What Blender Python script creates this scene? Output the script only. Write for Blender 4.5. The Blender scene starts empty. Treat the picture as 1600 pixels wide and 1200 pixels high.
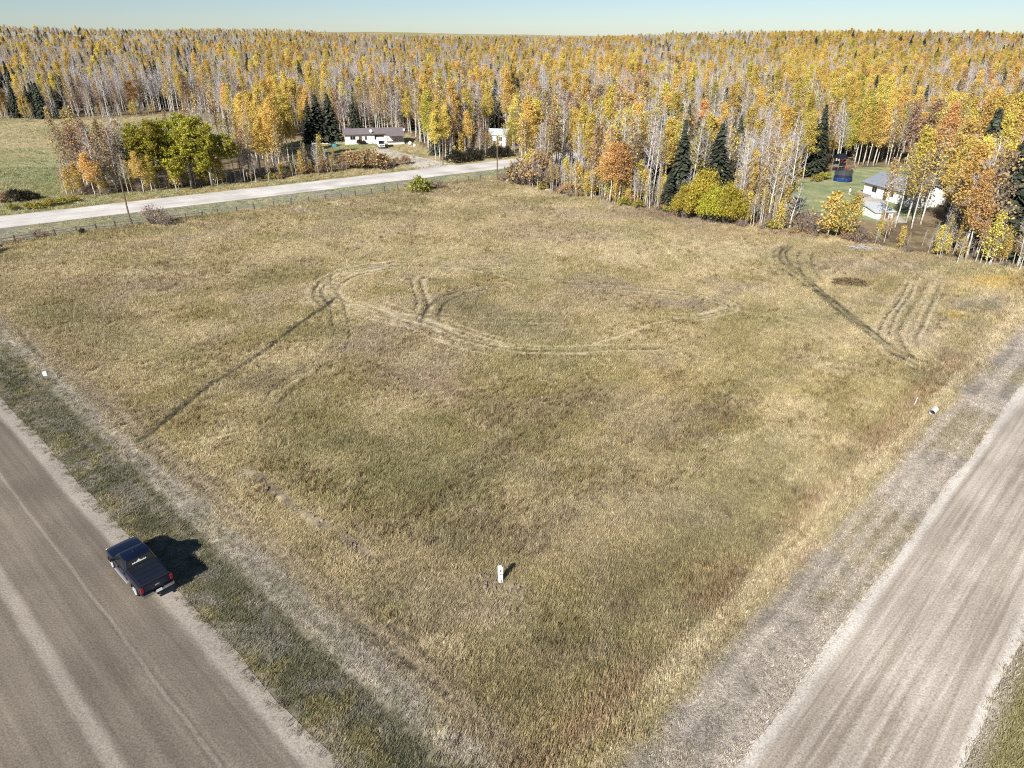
import bpy, bmesh, math, random
import numpy as np
from mathutils import Vector, Matrix, Quaternion

# ------------------------------------------------------------------ camera, sky, sun, exposure
SC = bpy.context.scene
COL = SC.collection
F, PITCH, HC = 1073.0, math.radians(27.0), 31.0
CP, SP = math.cos(PITCH), math.sin(PITCH)
cam = bpy.data.objects.new('camera', bpy.data.cameras.new('camera'))
COL.objects.link(cam)
cam.location = (0, 0, HC)
cam.rotation_euler = (math.pi / 2 - PITCH, 0, 0)
cam.data.sensor_width = 36.0
cam.data.lens = 36.0 * F / 1600.0
cam.data.clip_start = 0.5
cam.data.clip_end = 20000
SC.camera = cam

SUN_AZ, SUN_EL = math.radians(29.0), math.radians(33.0)      # shadows fall 29 degrees right of straight away
w = bpy.data.worlds.new('World'); SC.world = w; w.use_nodes = True
wn = w.node_tree.nodes; wn.clear()
sky = wn.new('ShaderNodeTexSky'); sky.sky_type = 'NISHITA'; sky.sun_disc = False
sky.sun_elevation = SUN_EL; sky.sun_rotation = SUN_AZ + math.pi
sky.dust_density = .3; sky.ozone_density = 3.0; sky.air_density = .8; sky.altitude = 700
bg = wn.new('ShaderNodeBackground'); bg.inputs[1].default_value = 0.06
wo = wn.new('ShaderNodeOutputWorld')
w.node_tree.links.new(sky.outputs[0], bg.inputs[0]); w.node_tree.links.new(bg.outputs[0], wo.inputs[0])
sl = bpy.data.lights.new('sun', 'SUN'); sl.energy = 5.0; sl.angle = math.radians(0.5); sl.color = (1.0, 0.95, 0.88)
so = bpy.data.objects.new('sun', sl); COL.objects.link(so)
sd = Vector((math.sin(SUN_AZ) * math.cos(SUN_EL), math.cos(SUN_AZ) * math.cos(SUN_EL), -math.sin(SUN_EL)))
so.rotation_euler = sd.to_track_quat('-Z', 'Y').to_euler()
so.location = (-60, -60, 80)
SC.view_settings.view_transform = 'Standard'; SC.view_settings.look = 'None'
SC.view_settings.exposure = 0.62; SC.view_settings.gamma = 1.0
SC.view_settings.use_curve_mapping = False
SC.render.engine = 'CYCLES'
SC.cycles.max_bounces = 5; SC.cycles.diffuse_bounces = 2; SC.cycles.glossy_bounces = 2
SC.cycles.transmission_bounces = 3; SC.cycles.transparent_max_bounces = 4
SC.cycles.use_denoising = False
SC.cycles.filter_width = 1.15
SC.cycles.use_adaptive_sampling = False
SC.cycles.sample_clamp_indirect = 4

RNG = np.random.default_rng(7)
R = random.Random(11)

# ------------------------------------------------------------------ photo pixel <-> ground
def G(px, py, z=0.0):
    dx, dy = (px - 800) / F, (py - 600) / F
    t = (HC - z) / (SP + dy * CP)
    return np.array([dx * t, (CP - dy * SP) * t])
def PX(x, y, z=0.0):
    d = y * CP + (HC - z) * SP
    d = np.maximum(d, 1.0)
    return 800 + F * x / d, 600 + F * ((HC - z) * CP - y * SP) / d
def hgt(px, py, by):
    """height of the point seen at row py that stands over ground distance by"""
    dy = (py - 600) / F
    return HC - by * (SP + dy * CP) / (CP - dy * SP)

# ------------------------------------------------------------------ noise
_T = np.random.default_rng(3).random((256, 256))
def vnoise(x, y, s, seed=0):
    x = np.asarray(x, float) / s + seed * 17.31; y = np.asarray(y, float) / s + seed * 9.77
    xi = np.floor(x).astype(int); yi = np.floor(y).astype(int)
    fx = x - xi; fy = y - yi
    fx = fx * fx * (3 - 2 * fx); fy = fy * fy * (3 - 2 * fy)
    a = _T[xi & 255, yi & 255]; b = _T[(xi + 1) & 255, yi & 255]
    c = _T[xi & 255, (yi + 1) & 255]; d = _T[(xi + 1) & 255, (yi + 1) & 255]
    return (a * (1 - fx) + b * fx) * (1 - fy) + (c * (1 - fx) + d * fx) * fy
def fbm(x, y, s, o=4, seed=0):
    r, a, t = 0, 1.0, 0
    for i in range(o):
        r = r + a * vnoise(x, y, s / 2 ** i, seed + i * 3); t += a; a *= 0.55
    return r / t
def sstep(a, b, x):
    t = np.clip((x - a) / (b - a), 0, 1)
    return t * t * (3 - 2 * t)

# ------------------------------------------------------------------ road lines (near edges) in ground metres
def line(pa, pb):
    a, b = G(*pa), G(*pb)
    d = (b - a) / np.linalg.norm(b - a)
    return a, d
L0, LD = line((397, 1050), (20, 640)); LN = np.array([LD[1], -LD[0]])        # left road, edge towards the field
R0, RD = line((1260, 1050), (1600, 600)); RN = np.array([-RD[1], RD[0]])
F0, FD = line((0, 357), (830, 258)); FN = np.array([FD[1], -FD[0]])
if LN @ (G(800, 600) - L0) < 0: LN = -LN
if RN @ (G(800, 600) - R0) < 0: RN = -RN
if FN @ (G(800, 600) - F0) < 0: FN = -FN
LW, RW, FW = 12.5, 7.8, 11.0
def dl(x, y): return (x - L0[0]) * LN[0] + (y - L0[1]) * LN[1]
def dr(x, y): return (x - R0[0]) * RN[0] + (y - R0[1]) * RN[1]
def df(x, y): return (x - F0[0]) * FN[0] + (y - F0[1]) * FN[1]
def al(x, y): return (x - L0[0]) * LD[0] + (y - L0[1]) * LD[1]
def ar(x, y): return (x - R0[0]) * RD[0] + (y - R0[1]) * RD[1]
FE0, FED = line((0, 384), (752, 281)); FEN = np.array([FED[1], -FED[0]])
if FEN @ (G(800, 600) - FE0) < 0: FEN = -FEN
def dfe(x, y): return (x - FE0[0]) * FEN[0] + (y - FE0[1]) * FEN[1]

# ------------------------------------------------------------------ wheel tracks: rasters over the lot
GX0, GY0, GC = -95.0, 17.0, 0.1
GNX, GNY = 1950, 1750
dark = np.zeros((GNX, GNY), np.float32); pale = np.zeros((GNX, GNY), np.float32); soil = np.zeros((GNX, GNY), np.float32)
def smooth(pts, step=0.09):
    P = np.array(pts, float)
    P = np.vstack([2 * P[0] - P[1], P, 2 * P[-1] - P[-2]])
    out = []
    for i in range(1, len(P) - 2):
        p0, p1, p2, p3 = P[i - 1:i + 3]
        n = max(2, int(np.linalg.norm(p2 - p1) / step))
        t = np.linspace(0, 1, n, endpoint=False)[:, None]
        out.append(0.5 * (2 * p1 + (p2 - p0) * t + (2 * p0 - 5 * p1 + 4 * p2 - p3) * t ** 2 + (3 * p1 - p0 - 3 * p2 + p3) * t ** 3))
    return np.vstack(out)
def stamp(ras, P, width, strength, rough=0.5, seed=0):
    rr = int(math.ceil(width / GC)) + 1
    o = np.arange(-rr, rr + 1) * GC
    for k in range(len(P)):
        x, y = P[k]
        i, j = int((x - GX0) / GC), int((y - GY0) / GC)
        if i < rr or j < rr or i >= GNX - rr or j >= GNY - rr: continue
        s = strength * (1 - rough + rough * 2 * vnoise(x, y, 1.1, seed + 5) * vnoise(x, y, 6, seed + 8) * 2)
        if k % 2: continue
        s *= min(1.0, .25 + k * .09 / 4, .25 + (len(P) - k) * .09 / 4)
        g = np.clip(1.25 - (((o[:, None] + (i * GC + GX0) - x) ** 2 + (o[None, :] + (j * GC + GY0) - y) ** 2) ** 0.5) / (width * 0.5) * 0.9, 0, 1) * min(s, 1.2)
        sub = ras[i - rr:i + rr + 1, j - rr:j + rr + 1]
        np.maximum(sub, g, out=sub)
def track(pix, kind, width=0.42, strength=0.8, offs=(0,), rough=0.55, seed=0):
    if kind != 's' and width < .6: width *= 1.15; strength *= (.92 if kind == 'p' else 1.0)
    P = smooth([G(*q) for q in pix])
    T = np.gradient(P, axis=0); T /= np.linalg.norm(T, axis=1)[:, None] + 1e-9
    N = np.stack([-T[:, 1], T[:, 0]], 1)
    for q, o in enumerate(offs):
        wob = (vnoise(P[:, 0], P[:, 1], 7, seed + q + 20) - 0.5)[:, None] * 0.5
        stamp({'d': dark, 'p': pale, 's': soil}[kind], P + N * (o + wob), width, strength, rough, seed + q)
track([(533, 460), (470, 505), (400, 555), (330, 600), (270, 645), (208, 698)], 'd', .85, 1.2, (0,), 0.1, 1)
track([(520, 468), (470, 503), (415, 543)], 'd', 0.5, 0.9, (0.3,), 0.5, 2)
LOOP = [(560, 480), (540, 468), (531, 455), (545, 438), (575, 427), (620, 421), (680, 419), (740, 424), (790, 434), (850, 443), (930, 452), (990, 457), (1060, 463), (1110, 470), (1135, 479), (1110, 488), (1060, 496)]
track(LOOP[:6], 'p', 0.4, 0.95, (0.0, 1.1, 2.1, 3.0, 4.2), 0.4, 3)
track(LOOP[:6], 'd', 0.35, 0.9, (0.5, 2.6, 3.7), 0.7, 4)
track(LOOP[4:], 'p', 0.38, 1.15, (0.0, 1.7), 0.45, 5)
track(LOOP[4:], 'd', 0.36, 0.8, (0.5, 2.1), 0.85, 6)
track([(545, 470), (575, 485), (620, 498), (670, 512), (720, 532), (770, 544), (810, 549)], 'p', 0.40, 0.95, (-1.8, -0.9, 0, 0.9), 0.55, 7)
track([(770, 544), (850, 551), (950, 548), (1060, 547)], 'p', 0.36, 0.95, (-.3, 1.4), 0.5, 42)
track([(575, 470), (610, 487), (660, 500), (720, 520), (790, 540)], 'p', 0.42, 0.9, (-0.7, 0.3, 1.3), 0.5, 8)
track([(600, 486), (670, 508), (720, 528), (790, 545), (900, 549), (1050, 547)], 'd', 0.34, 0.7, (0.3, -1.2), 0.8, 9)
track([(655, 428), (642, 437), (642, 452), (650, 472), (646, 490)], 'd', 0.4, 0.95, (0,), 0.4, 10)
track([(668, 428), (655, 437), (656, 452), (664, 472), (663, 492)], 'd', 0.4, 0.9, (0,), 0.4, 11)
track([(662, 430), (649, 440), (650, 455), (657, 474), (655, 494)], 'p', 0.5, 0.8, (-0.4, 1.3), 0.4, 12)
track([(661, 505), (663, 490), (675, 474), (700, 460), (735, 450), (775, 444)], 'd', 0.55, 1.1, (0, -1.7), 0.3, 13)
track([(680, 500), (740, 506), (820, 507), (900, 506)], 'p', 0.3, 0.7, (0, 1.6), 0.6, 14)
track([(1060, 498), (1000, 514), (940, 535), (900, 546)], 'p', 0.42, 1.0, (0,), 0.4, 15)
track([(1120, 486), (1050, 500), (985, 517), (930, 540)], 'd', 0.34, 0.6, (0.5,), 0.9, 41)
track([(1130, 480), (1200, 494), (1262, 515), (1297, 538), (1285, 556), (1235, 566)], 'p', 0.34, 0.6, (0, 1.7), 0.8, 16)
track([(1030, 495), (1070, 498), (1110, 494), (1140, 482), (1120, 472)], 'p', 0.36, 0.9, (0, 1.2), 0.5, 17)
track([(1150, 550), (1250, 565), (1340, 578), (1420, 582)], 'd', 0.35, 0.45, (0, 1.7), 0.8, 18)
track([(500, 424), (496, 440), (499, 455), (508, 468), (516, 485), (521, 510), (522, 530), (512, 548), (480, 572), (445, 595), (425, 612), (410, 632), (404, 655)], 'd', 0.36, 0.72, (0, 1.7), 0.55, 19)
track([(500, 560), (460, 586), (425, 612)], 'p', 0.34, 0.5, (0.8,), 0.9, 21)
track([(240, 715), (330, 690), (420, 662)], 'p', 0.3, 0.55, (0, 1.2), 0.5, 22)
track([(405, 660), (420, 690), (440, 722)], 'd', 0.35, 0.6, (0, 1.2), 0.6, 23)
track([(590, 665), (640, 635), (710, 622), (800, 612)], 'p', 0.34, 0.42, (0, 1.5), 0.9, 24)
track([(1225, 384), (1210, 392), (1210, 405), (1232, 425), (1262, 447), (1300, 478), (1340, 510), (1385, 545), (1425, 566), (1450, 577)], 'd', 0.45, 0.9, (0, 0.9), 0.5, 25)
track([(1240, 384), (1228, 395), (1236, 412), (1262, 433), (1300, 466), (1345, 502), (1390, 540), (1430, 562)], 'd', 0.45, 0.85, (0, -0.8), 0.55, 26)
track([(1272, 393), (1266, 402), (1268, 418), (1278, 433), (1284, 440)], 'd', 0.4, 0.8, (0, -1.7), 0.45, 27)
track([(1325, 487), (1360, 489), (1390, 488)], 'd', 0.35, 0.7, (0,), 0.5, 28)
track([(1432, 432), (1420, 460), (1398, 495), (1385, 525), (1400, 552), (1440, 577)], 'p', 0.34, 0.9, (-1.3, -.4, 0.5, 1.9, 2.4, 3.5), 0.75, 29)
track([(1432, 438), (1420, 462), (1398, 497), (1387, 525), (1404, 552), (1445, 579)], 'd', 0.3, 0.8, (-0.8, 0.1, 1.2, 2.9), 0.9, 30)
track([(1400, 402), (1420, 415), (1432, 432)], 'p', 0.4, 0.6, (0, 1.4), 0.5, 31)
track([(1435, 442), (1475, 434), (1510, 429)], 'd', 0.32, 0.5, (0, 1.4), 0.6, 32)
track([(120, 642), (160, 670), (200, 700), (240, 735), (300, 790)], 'd', 0.42, 0.8, (0,), 0.5, 33)
track([(0, 520), (22, 545), (40, 575), (45, 600)], 'd', 0.4, 0.7, (0, 1.6), 0.5, 34)
track([(1110, 640), (1180, 585), (1200, 570)], 'd', 0.8, 0.4, (0,), 0.7, 35)
track([(975, 730), (1060, 660), (1120, 615)], 'd', 0.9, 0.35, (0,), 0.8, 36)
# dug strip with turned clods, and the disturbed earth round the white marker post
track([(372, 735), (405, 745), (455, 788), (492, 815), (525, 832), (565, 862), (620, 885)], 's', 0.75, 0.95, (0,), 0.9, 37)
for off_, st_ in ((5.8, .75), (6.9, .4), (3.2, .55)):
    sv_ = np.arange(-12, 46, .09); stamp(dark, L0 + LD * sv_[:, None] + LN * (off_ + (vnoise(sv_, sv_ * 0, 9, 3) - .5) * .7)[:, None], .36, st_, .8, 60)
track([(720, 790), (745, 800), (775, 815)], 's', 0.7, 0.8, (0,), 0.9, 38)
track([(545, 815), (580, 840), (592, 852)], 's', 0.5, 0.7, (0,), 0.9, 39)
track([(760, 905), (775, 912), (795, 922), (815, 930)], 's', 0.9, 1.0, (0, 0.4), 0.5, 40)
def ras(r, x, y):
    fx = np.clip((x - GX0) / GC, 0, GNX - 1.01); fy = np.clip((y - GY0) / GC, 0, GNY - 1.01)
    i = fx.astype(int); j = fy.astype(int)
    ok = (x > GX0) & (x < GX0 + GNX * GC) & (y > GY0) & (y < GY0 + GNY * GC)
    return np.where(ok, r[i, j], 0.0)

# ------------------------------------------------------------------ ground height and cover colour
def terrain(x, y):
    x = np.asarray(x, float); y = np.asarray(y, float)
    a, b, c = dl(x, y), dr(x, y), df(x, y)
    lot = sstep(2, 14, a) * sstep(2, 14, b) * sstep(4, 20, c)
    z = (fbm(x, y, 26, 3, 2) - 0.5) * 0.55 * lot
    z = z + (fbm(x, y, 3.2, 2, 6) - 0.5) * 0.14 * lot
    z = z - 0.28 * np.exp(-((a - 3.2) / 1.5) ** 2) - 0.34 * np.exp(-((b - 6.6) / 1.7) ** 2) - 0.35 * np.exp(-((c - 5) / 2.2) ** 2)
    z = z - 0.3 * np.exp(-((c + FW + 4) / 2.0) ** 2)
    rr = np.hypot(x, y)
    z = z + sstep(600, 3200, rr) * (fbm(x, y, 1500, 3, 13) - .30) * 95
    return z
PAL = dict(straw=(0.505, 0.420, 0.255), olive=(0.360, 0.305, 0.148), brown=(0.350, 0.285, 0.190), green=(0.260, 0.245, 0.120),
           mauve=(0.36, 0.295, 0.23), pale=(0.66, 0.565, 0.39), soil=(0.15, 0.12, 0.09), rut=(0.07, 0.06, 0.036), rust=(0.41, 0.30, 0.19), dkgreen=(0.145, 0.145, 0.072),
           gold=(0.50, 0.37, 0.13), white=(0.53, 0.47, 0.40), grey=(0.33, 0.295, 0.25), red=(0.28, 0.19, 0.15), lawn=(0.26, 0.315, 0.16), litter=(0.17, 0.13, 0.085), verge=(0.17, 0.165, 0.10))
PAL = {k: np.array(v) for k, v in PAL.items()}
PATCH = [  # px, py, rx, ry, colour, strength: stands of different plants seen on the lot
    (100, 490, 70, 22, 'green', .7), (200, 530, 60, 20, 'green', .55), (290, 560, 60, 18, 'green', .5), (240, 450, 60, 16, 'mauve', .6),
    (120, 455, 60, 18, 'brown', .5), (40, 440, 90, 30, 'straw', .5), (500, 520, 60, 20, 'green', .55), (440, 590, 60, 18, 'soil', .45),
    (410, 600, 22, 14, 'soil', .5), (560, 545, 50, 14, 'mauve', .5), (650, 590, 70, 20, 'mauve', .55), (700, 600, 30, 12, 'red', .5), (470, 640, 60, 24, 'green', .45),
    (650, 655, 50, 16, 'olive', .7), (670, 665, 30, 10, 'dkgreen', .4), (540, 690, 60, 22, 'dkgreen', .5), (480, 700, 80, 30, 'green', .5), (640, 710, 110, 40, 'dkgreen', .42),
    (760, 740, 110, 40, 'green', .45), (680, 770, 80, 30, 'dkgreen', .4), (820, 700, 60, 24, 'brown', .5), (840, 745, 40, 14, 'soil', .35), (900, 560, 110, 20, 'straw', .5), (820, 510, 70, 16, 'green', .5),
    (860, 570, 80, 26, 'green', .35), (740, 470, 40, 12, 'dkgreen', .35), (735, 487, 22, 7, 'dkgreen', .6), (960, 470, 70, 14, 'mauve', .4), (1075, 475, 45, 9, 'mauve', .9), (1000, 590, 90, 26, 'gold', .3), (1060, 640, 60, 18, 'straw', .4),
    (1120, 640, 50, 16, 'red', .4), (1150, 500, 60, 14, 'olive', .6), (1180, 540, 60, 18, 'olive', .5), (1130, 650, 26, 8, 'soil', .4), (900, 650, 90, 26, 'olive', .4), (1000, 700, 110, 40, 'brown', .3),
    (860, 880, 28, 14, 'rust', .4), (880, 920, 70, 40, 'olive', .55), (980, 945, 30, 20, 'red', .45), (960, 900, 80, 40, 'brown', .5), (1040, 900, 70, 40, 'olive', .4),
    (1130, 885, 36, 12, 'rust', .4), (1110, 925, 40, 18, 'soil', .5), (1160, 900, 26, 14, 'soil', .45), (1080, 960, 60, 20, 'dkgreen', .35), (1210, 840, 34, 18, 'soil', .55), (1290, 770, 44, 18, 'soil', .5), (1340, 720, 40, 16, 'soil', .5),
    (1390, 680, 30, 12, 'soil', .55), (1250, 860, 40, 26, 'rust', .6), (1220, 900, 40, 30, 'rust', .45), (1330, 790, 50, 26, 'straw', .5), (1420, 690, 50, 26, 'rust', .55), (1460, 660, 40, 20, 'rust', .5),
    (1040, 335, 60, 8, 'red', .8), (960, 335, 80, 9, 'mauve', .5), (880, 365, 120, 14, 'mauve', .4), (960, 405, 30, 8, 'pale', .6), (1060, 390, 130, 16, 'pale', .45), (1180, 365, 90, 8, 'rust', .4),
    (1360, 410, 120, 10, 'mauve', .4), (1560, 440, 60, 9, 'gold', .8), (1300, 390, 60, 8, 'rust', .35), (1450, 400, 90, 7, 'rust', .5), (1400, 470, 40, 9, 'mauve', .5), (1475, 475, 40, 8, 'mauve', .6), (1540, 475, 40, 12, 'grey', .7),
    (1530, 480, 30, 7, 'dkgreen', .5), (1460, 490, 26, 6, 'green', .6), (1488, 492, 12, 5, 'gold', .7), (1505, 540, 24, 14, 'olive', .8), (1490, 556, 24, 9, 'soil', .5), (1545, 550, 24, 14, 'soil', .4), (1430, 530, 30, 14, 'mauve', .6), (1460, 590, 50, 14, 'dkgreen', .55), (1440, 582, 40, 9, 'green', .6), (1500, 600, 40, 9, 'dkgreen', .5),
    (1590, 545, 40, 40, 'pale', .5), (1560, 600, 30, 16, 'green', .4), (1500, 640, 40, 20, 'straw', .5),
    (200, 395, 200, 16, 'straw', .4), (600, 380, 300, 40, 'straw', .3), (700, 350, 200, 20, 'straw', .35), (470, 460, 60, 10, 'brown', .4), (490, 465, 14, 4, 'soil', .6), (300, 420, 160, 20, 'brown', .3),
    (770, 955, 60, 30, 'mauve', .5), (640, 870, 60, 22, 'straw', .6), (560, 830, 50, 16, 'straw', .5), (440, 770, 60, 20, 'straw', .4), (700, 900, 50, 20, 'straw', .35), (610, 950, 60, 20, 'dkgreen', .3), (600, 960, 30, 10, 'olive', .6),
    (800, 830, 120, 30, 'brown', .3), (700, 830, 70, 26, 'dkgreen', .35), (930, 800, 120, 40, 'mauve', .35), (1040, 790, 60, 20, 'mauve', .35), (880, 1030, 80, 20, 'mauve', .35), (1020, 1030, 100, 24, 'soil', .3), (830, 1010, 50, 12, 'dkgreen', .35),
    (970, 1110, 200, 60, 'olive', .35), (700, 1120, 180, 40, 'straw', .3), (230, 360, 60, 7, 'green', .6), (30, 400, 50, 6, 'green', .5),
    (60, 600, 16, 8, 'gold', .5), (80, 612, 26, 8, 'grey', .5)]
def cover(x, y):
    """colour of the plants and soil (shade in the wheel ruts included), plant height factor, and bare (no tufts) mask"""
    x = np.asarray(x, float); y = np.asarray(y, float)
    px, py = PX(x, y)
    a, b, c, fe = dl(x, y), dr(x, y), df(x, y), dfe(x, y)
    n1, n2, n3, n4 = fbm(x, y, 22, 4, 1), fbm(x, y, 7, 4, 11), fbm(x, y, 2.2, 3, 21), fbm(x, y, 13, 3, 31)
    col = PAL['straw'][None] * np.ones((len(x), 1))
    def mix(col, key, m):
        m = np.clip(m, 0, 1)[:, None]
        return col * (1 - m) + PAL[key][None] * m
    col = mix(col, 'olive', sstep(.40, .64, n2) * .75)
    col = mix(col, 'brown', sstep(.47, .68, n1) * .6)
    col = mix(col, 'green', sstep(.52, .72, n4) * .45)
    col = mix(col, 'mauve', sstep(.52, .70, fbm(x, y, 9, 3, 44)) * .5)
    col = mix(col, 'olive', sstep(200, 1000, py) * .35)
    col = mix(col, 'pale', sstep(.58, .72, n3) * .35)
    h = 0.75 + 0.7 * (n2 - .5) + 0.6 * (n3 - .5)
    nn = 0.35 + 1.3 * n3
    wx = px + (fbm(x, y, 3, 3, 51) - .5) * 60 * np.clip(60 / np.maximum(y, 20), .3, 1.5); wy = py + (fbm(x, y, 3, 3, 61) - .5) * 30 * np.clip(60 / np.maximum(y, 20), .25, 1.5)
    for (qx, qy, rx, ry, key, s) in PATCH:
        g = np.exp(-(((wx - qx) / rx) ** 2 + ((wy - qy) / ry) ** 2) * 0.9)
        col = mix(col, key, g * s * nn * (.88 if key in ('green', 'dkgreen', 'olive') else .95))
    mow = fbm(ar(x, y) / 40, b, 1.6, 3, 87)
    col = col * (1 + (mow - .5) * .55 * sstep(48, 25, b) * sstep(6, 9, b))[:, None]
    # verge of the left road
    streak = fbm(al(x, y) / 45, a, 0.55, 3, 71)
    v = 1 - sstep(4.8, 6.0, a + (n3 - .5) * 1.0)
    vc = mix(np.ones((len(x), 1)) * PAL['verge'][None], 'olive', sstep(.45, .62, n3) * .6)
    vc = mix(vc, 'grey', sstep(.45, .62, fbm(x, y, 1.2, 2, 75)) * .45 + sstep(2, 5, a) * .3)
    vc = mix(vc, 'white', sstep(.42, .56, streak) * sstep(1.8, 3.6, a) * (.05 + .7 * n3))
    vc = mix(vc, 'verge', np.exp(-((a - 3.3) / .35) ** 2) * .6)
    vc = mix(vc, 'white', np.exp(-((a - 4.9) / .3) ** 2) * (.7 * n3))
    vc = mix(vc, 'soil', sstep(.25, .0, a + (n3 - .5) * .4) * .4)
    col = col * (1 - v[:, None]) + vc * v[:, None]
    h = h * (1 - v * .25)
    v2 = np.exp(-((a - 6.2) / .7) ** 2)
    col = mix(col, 'mauve', v2 * .55); h = h * (1 - v2 * .3)
    # verge of the right road: mown and pale, then the ditch grass
    sr = fbm(ar(x, y) / 30, b, 0.6, 3, 81)
    v = 1 - sstep(3.2, 4.6, b + (n3 - .5) * 1.2)
    vc = mix(np.ones((len(x), 1)) * PAL['grey'][None], 'white', sstep(.42, .62, n3) * .6)
    vc = mix(vc, 'olive', sstep(.5, .66, n2) * .4)
    vc = mix(vc, 'white', sstep(.46, .60, sr) * .7)
    col = col * (1 - v[:, None]) + vc * v[:, None]
    h = h * (1 - v * .45)
    v = np.exp(-((b - 5.2) / .9) ** 2)
    col = mix(col, 'pale', np.exp(-((b - 5.3) / .85) ** 2) * sstep(.36, .56, sr) * .75)
    col = mix(col, 'rust', np.exp(-((b - 6.6) / 1.0) ** 2) * sstep(.4, .65, n2) * .7)
    h = h * (1 + .5 * np.exp(-((b - 7) / 1.5) ** 2))
    # strip between fence and far road
    v = sstep(-0.4, -2.4, fe) * sstep(-1, 1, c)
    vc = mix(np.ones((len(x), 1)) * PAL['grey'][None], 'lawn', sstep(.3, .65, n2) * .55)
    vc = mix(vc, 'straw', sstep(.45, .65, n3) * .45)
    col = col * (1 - v[:, None]) + vc * v[:, None]
    h = h * (1 - v * .5)
    v = np.exp(-((fe + .2) / 1.0) ** 2) * sstep(830, 760, px)
    col = mix(col, 'olive', v * .7); h = h * (1 + v * .5)
    # beyond the far road: verge, meadow, yard
    far = (c < -FW).astype(float)
    vc = mix(np.ones((len(x), 1)) * PAL['olive'][None], 'lawn', sstep(.35, .6, n2) * .5)
    vc = mix(vc, 'straw', sstep(.42, .62, n1) * .6)
    vc = mix(vc, 'pale', sstep(.5, .6, n3) * .3)
    g = np.exp(-((px - 60) / 130) ** 2 - ((py - 272) / 24) ** 2)
    vc = mix(vc, 'lawn', g * .7)
    col = col * (1 - far[:, None]) + vc * far[:, None]
    wood = woods(x, y) * (fe > -900)
    fl = mix(np.ones((len(x), 1)) * PAL['litter'][None], 'rust', sstep(.4, .65, n2) * .5)
    fl = mix(fl, 'olive', sstep(.5, .65, n3) * .4)
    col = col * (1 - wood[:, None]) + fl * wood[:, None]
    lw = lawn_mask(px, py)
    lc = mix(np.ones((len(x), 1)) * PAL['lawn'][None], 'straw', sstep(.45, .68, n3) * .45)
    col = col * (1 - lw[:, None]) + lc * lw[:, None]
    h = h * (1 - lw * .8)
    # other sides of the two near roads, out of the picture
    o = np.maximum(sstep(-LW + .2, -LW - 1, a), sstep(-RW + .2, -RW - 1, b))
    oc = mix(np.ones((len(x), 1)) * PAL['olive'][None], 'green', n2 * .8)
    col = col * (1 - o[:, None]) + oc * o[:, None]
    # wheel marks and turned soil
    lot = (fe > 0)
    d = np.where(lot, ras(dark, x, y), 0); p = np.where(lot, ras(pale, x, y), 0); s = np.where(lot, ras(soil, x, y), 0)
    col = mix(col, 'pale', p * .95); h = h * (1 - np.clip(p, 0, 1) * .8)
    col = mix(col, 'rut', d * .95); h = h * (1 - np.clip(d, 0, 1) * .85)  # track colour mixes bare soil with painted shade among the pressed stems
    sn = s * (0.4 + 1.1 * n3)
    col = mix(col, 'mauve', sn * .6); col = mix(col, 'soil', sstep(.45, .62, fbm(x, y, .9, 2, 91)) * s * .8); h = h * (1 - np.clip(s, 0, 1) * .7)
    # roads are bare
    rd = ((a < 0.1) & (a > -LW)) | ((b < 0.1) & (b > -RW)) | ((c < 0.2) & (c > -FW))
    return col, h, rd, d, p, s

LAWN = [(1212, 300), (1250, 280), (1300, 268), (1352, 262), (1440, 262), (1460, 300), (1430, 345), (1385, 352), (1340, 343), (1290, 350), (1250, 345), (1222, 325)]
def inpoly(px, py, poly):
    r = np.zeros(np.shape(px), bool)
    n = len(poly)
    for i in range(n):
        x1, y1 = poly[i]; x2, y2 = poly[(i + 1) % n]
        c = ((y1 > py) != (y2 > py)) & (px < (x2 - x1) * (py - y1) / (y2 - y1 + 1e-9) + x1)
        r ^= c
    return r
def lawn_mask(px, py): return inpoly(px, py, LAWN).astype(float)
EDGE_X = [-3000, 790, 815, 870, 1000, 1045, 1160, 1230, 1300, 1400, 1500, 1600, 1750, 2100]
EDGE_Y = [-50, -50, 284, 297, 319, 328, 351, 358, 370, 389, 405, 416, 432, 460]
BG_X = [-2500, -400, 0, 100, 180, 250, 330, 400, 440, 480, 535, 640, 655, 690, 700, 760, 835]
BG_Y = [215, 196, 185, 186, 184, 176, 181, 214, 222, 216, 211, 211, 226, 247, 250, 244, 238]
CLUMP = [(95, 305), (140, 306), (210, 300), (300, 292), (380, 286), (440, 277), (452, 250), (430, 228), (385, 232), (330, 250), (220, 268), (120, 283)]
def woods(x, y):
    px, py = PX(x, y)
    c = df(x, y)
    road = (c > -FW - 3.5) & (c < 3)
    a = (py < np.interp(px, EDGE_X, EDGE_Y)) & ~inpoly(px, py, LAWN) & ~road & (c > -60)
    a2 = (c <= -FW - 3.5) & (py < np.interp(px, BG_X, BG_Y)) & (px < 835)
    a3 = (c <= -FW - 3.5) & (px >= 835)
    b = inpoly(px, py, CLUMP) & (c < -FW - 2)
    return ((a | a2 | a3 | b) & (y > 60)).astype(float)

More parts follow.
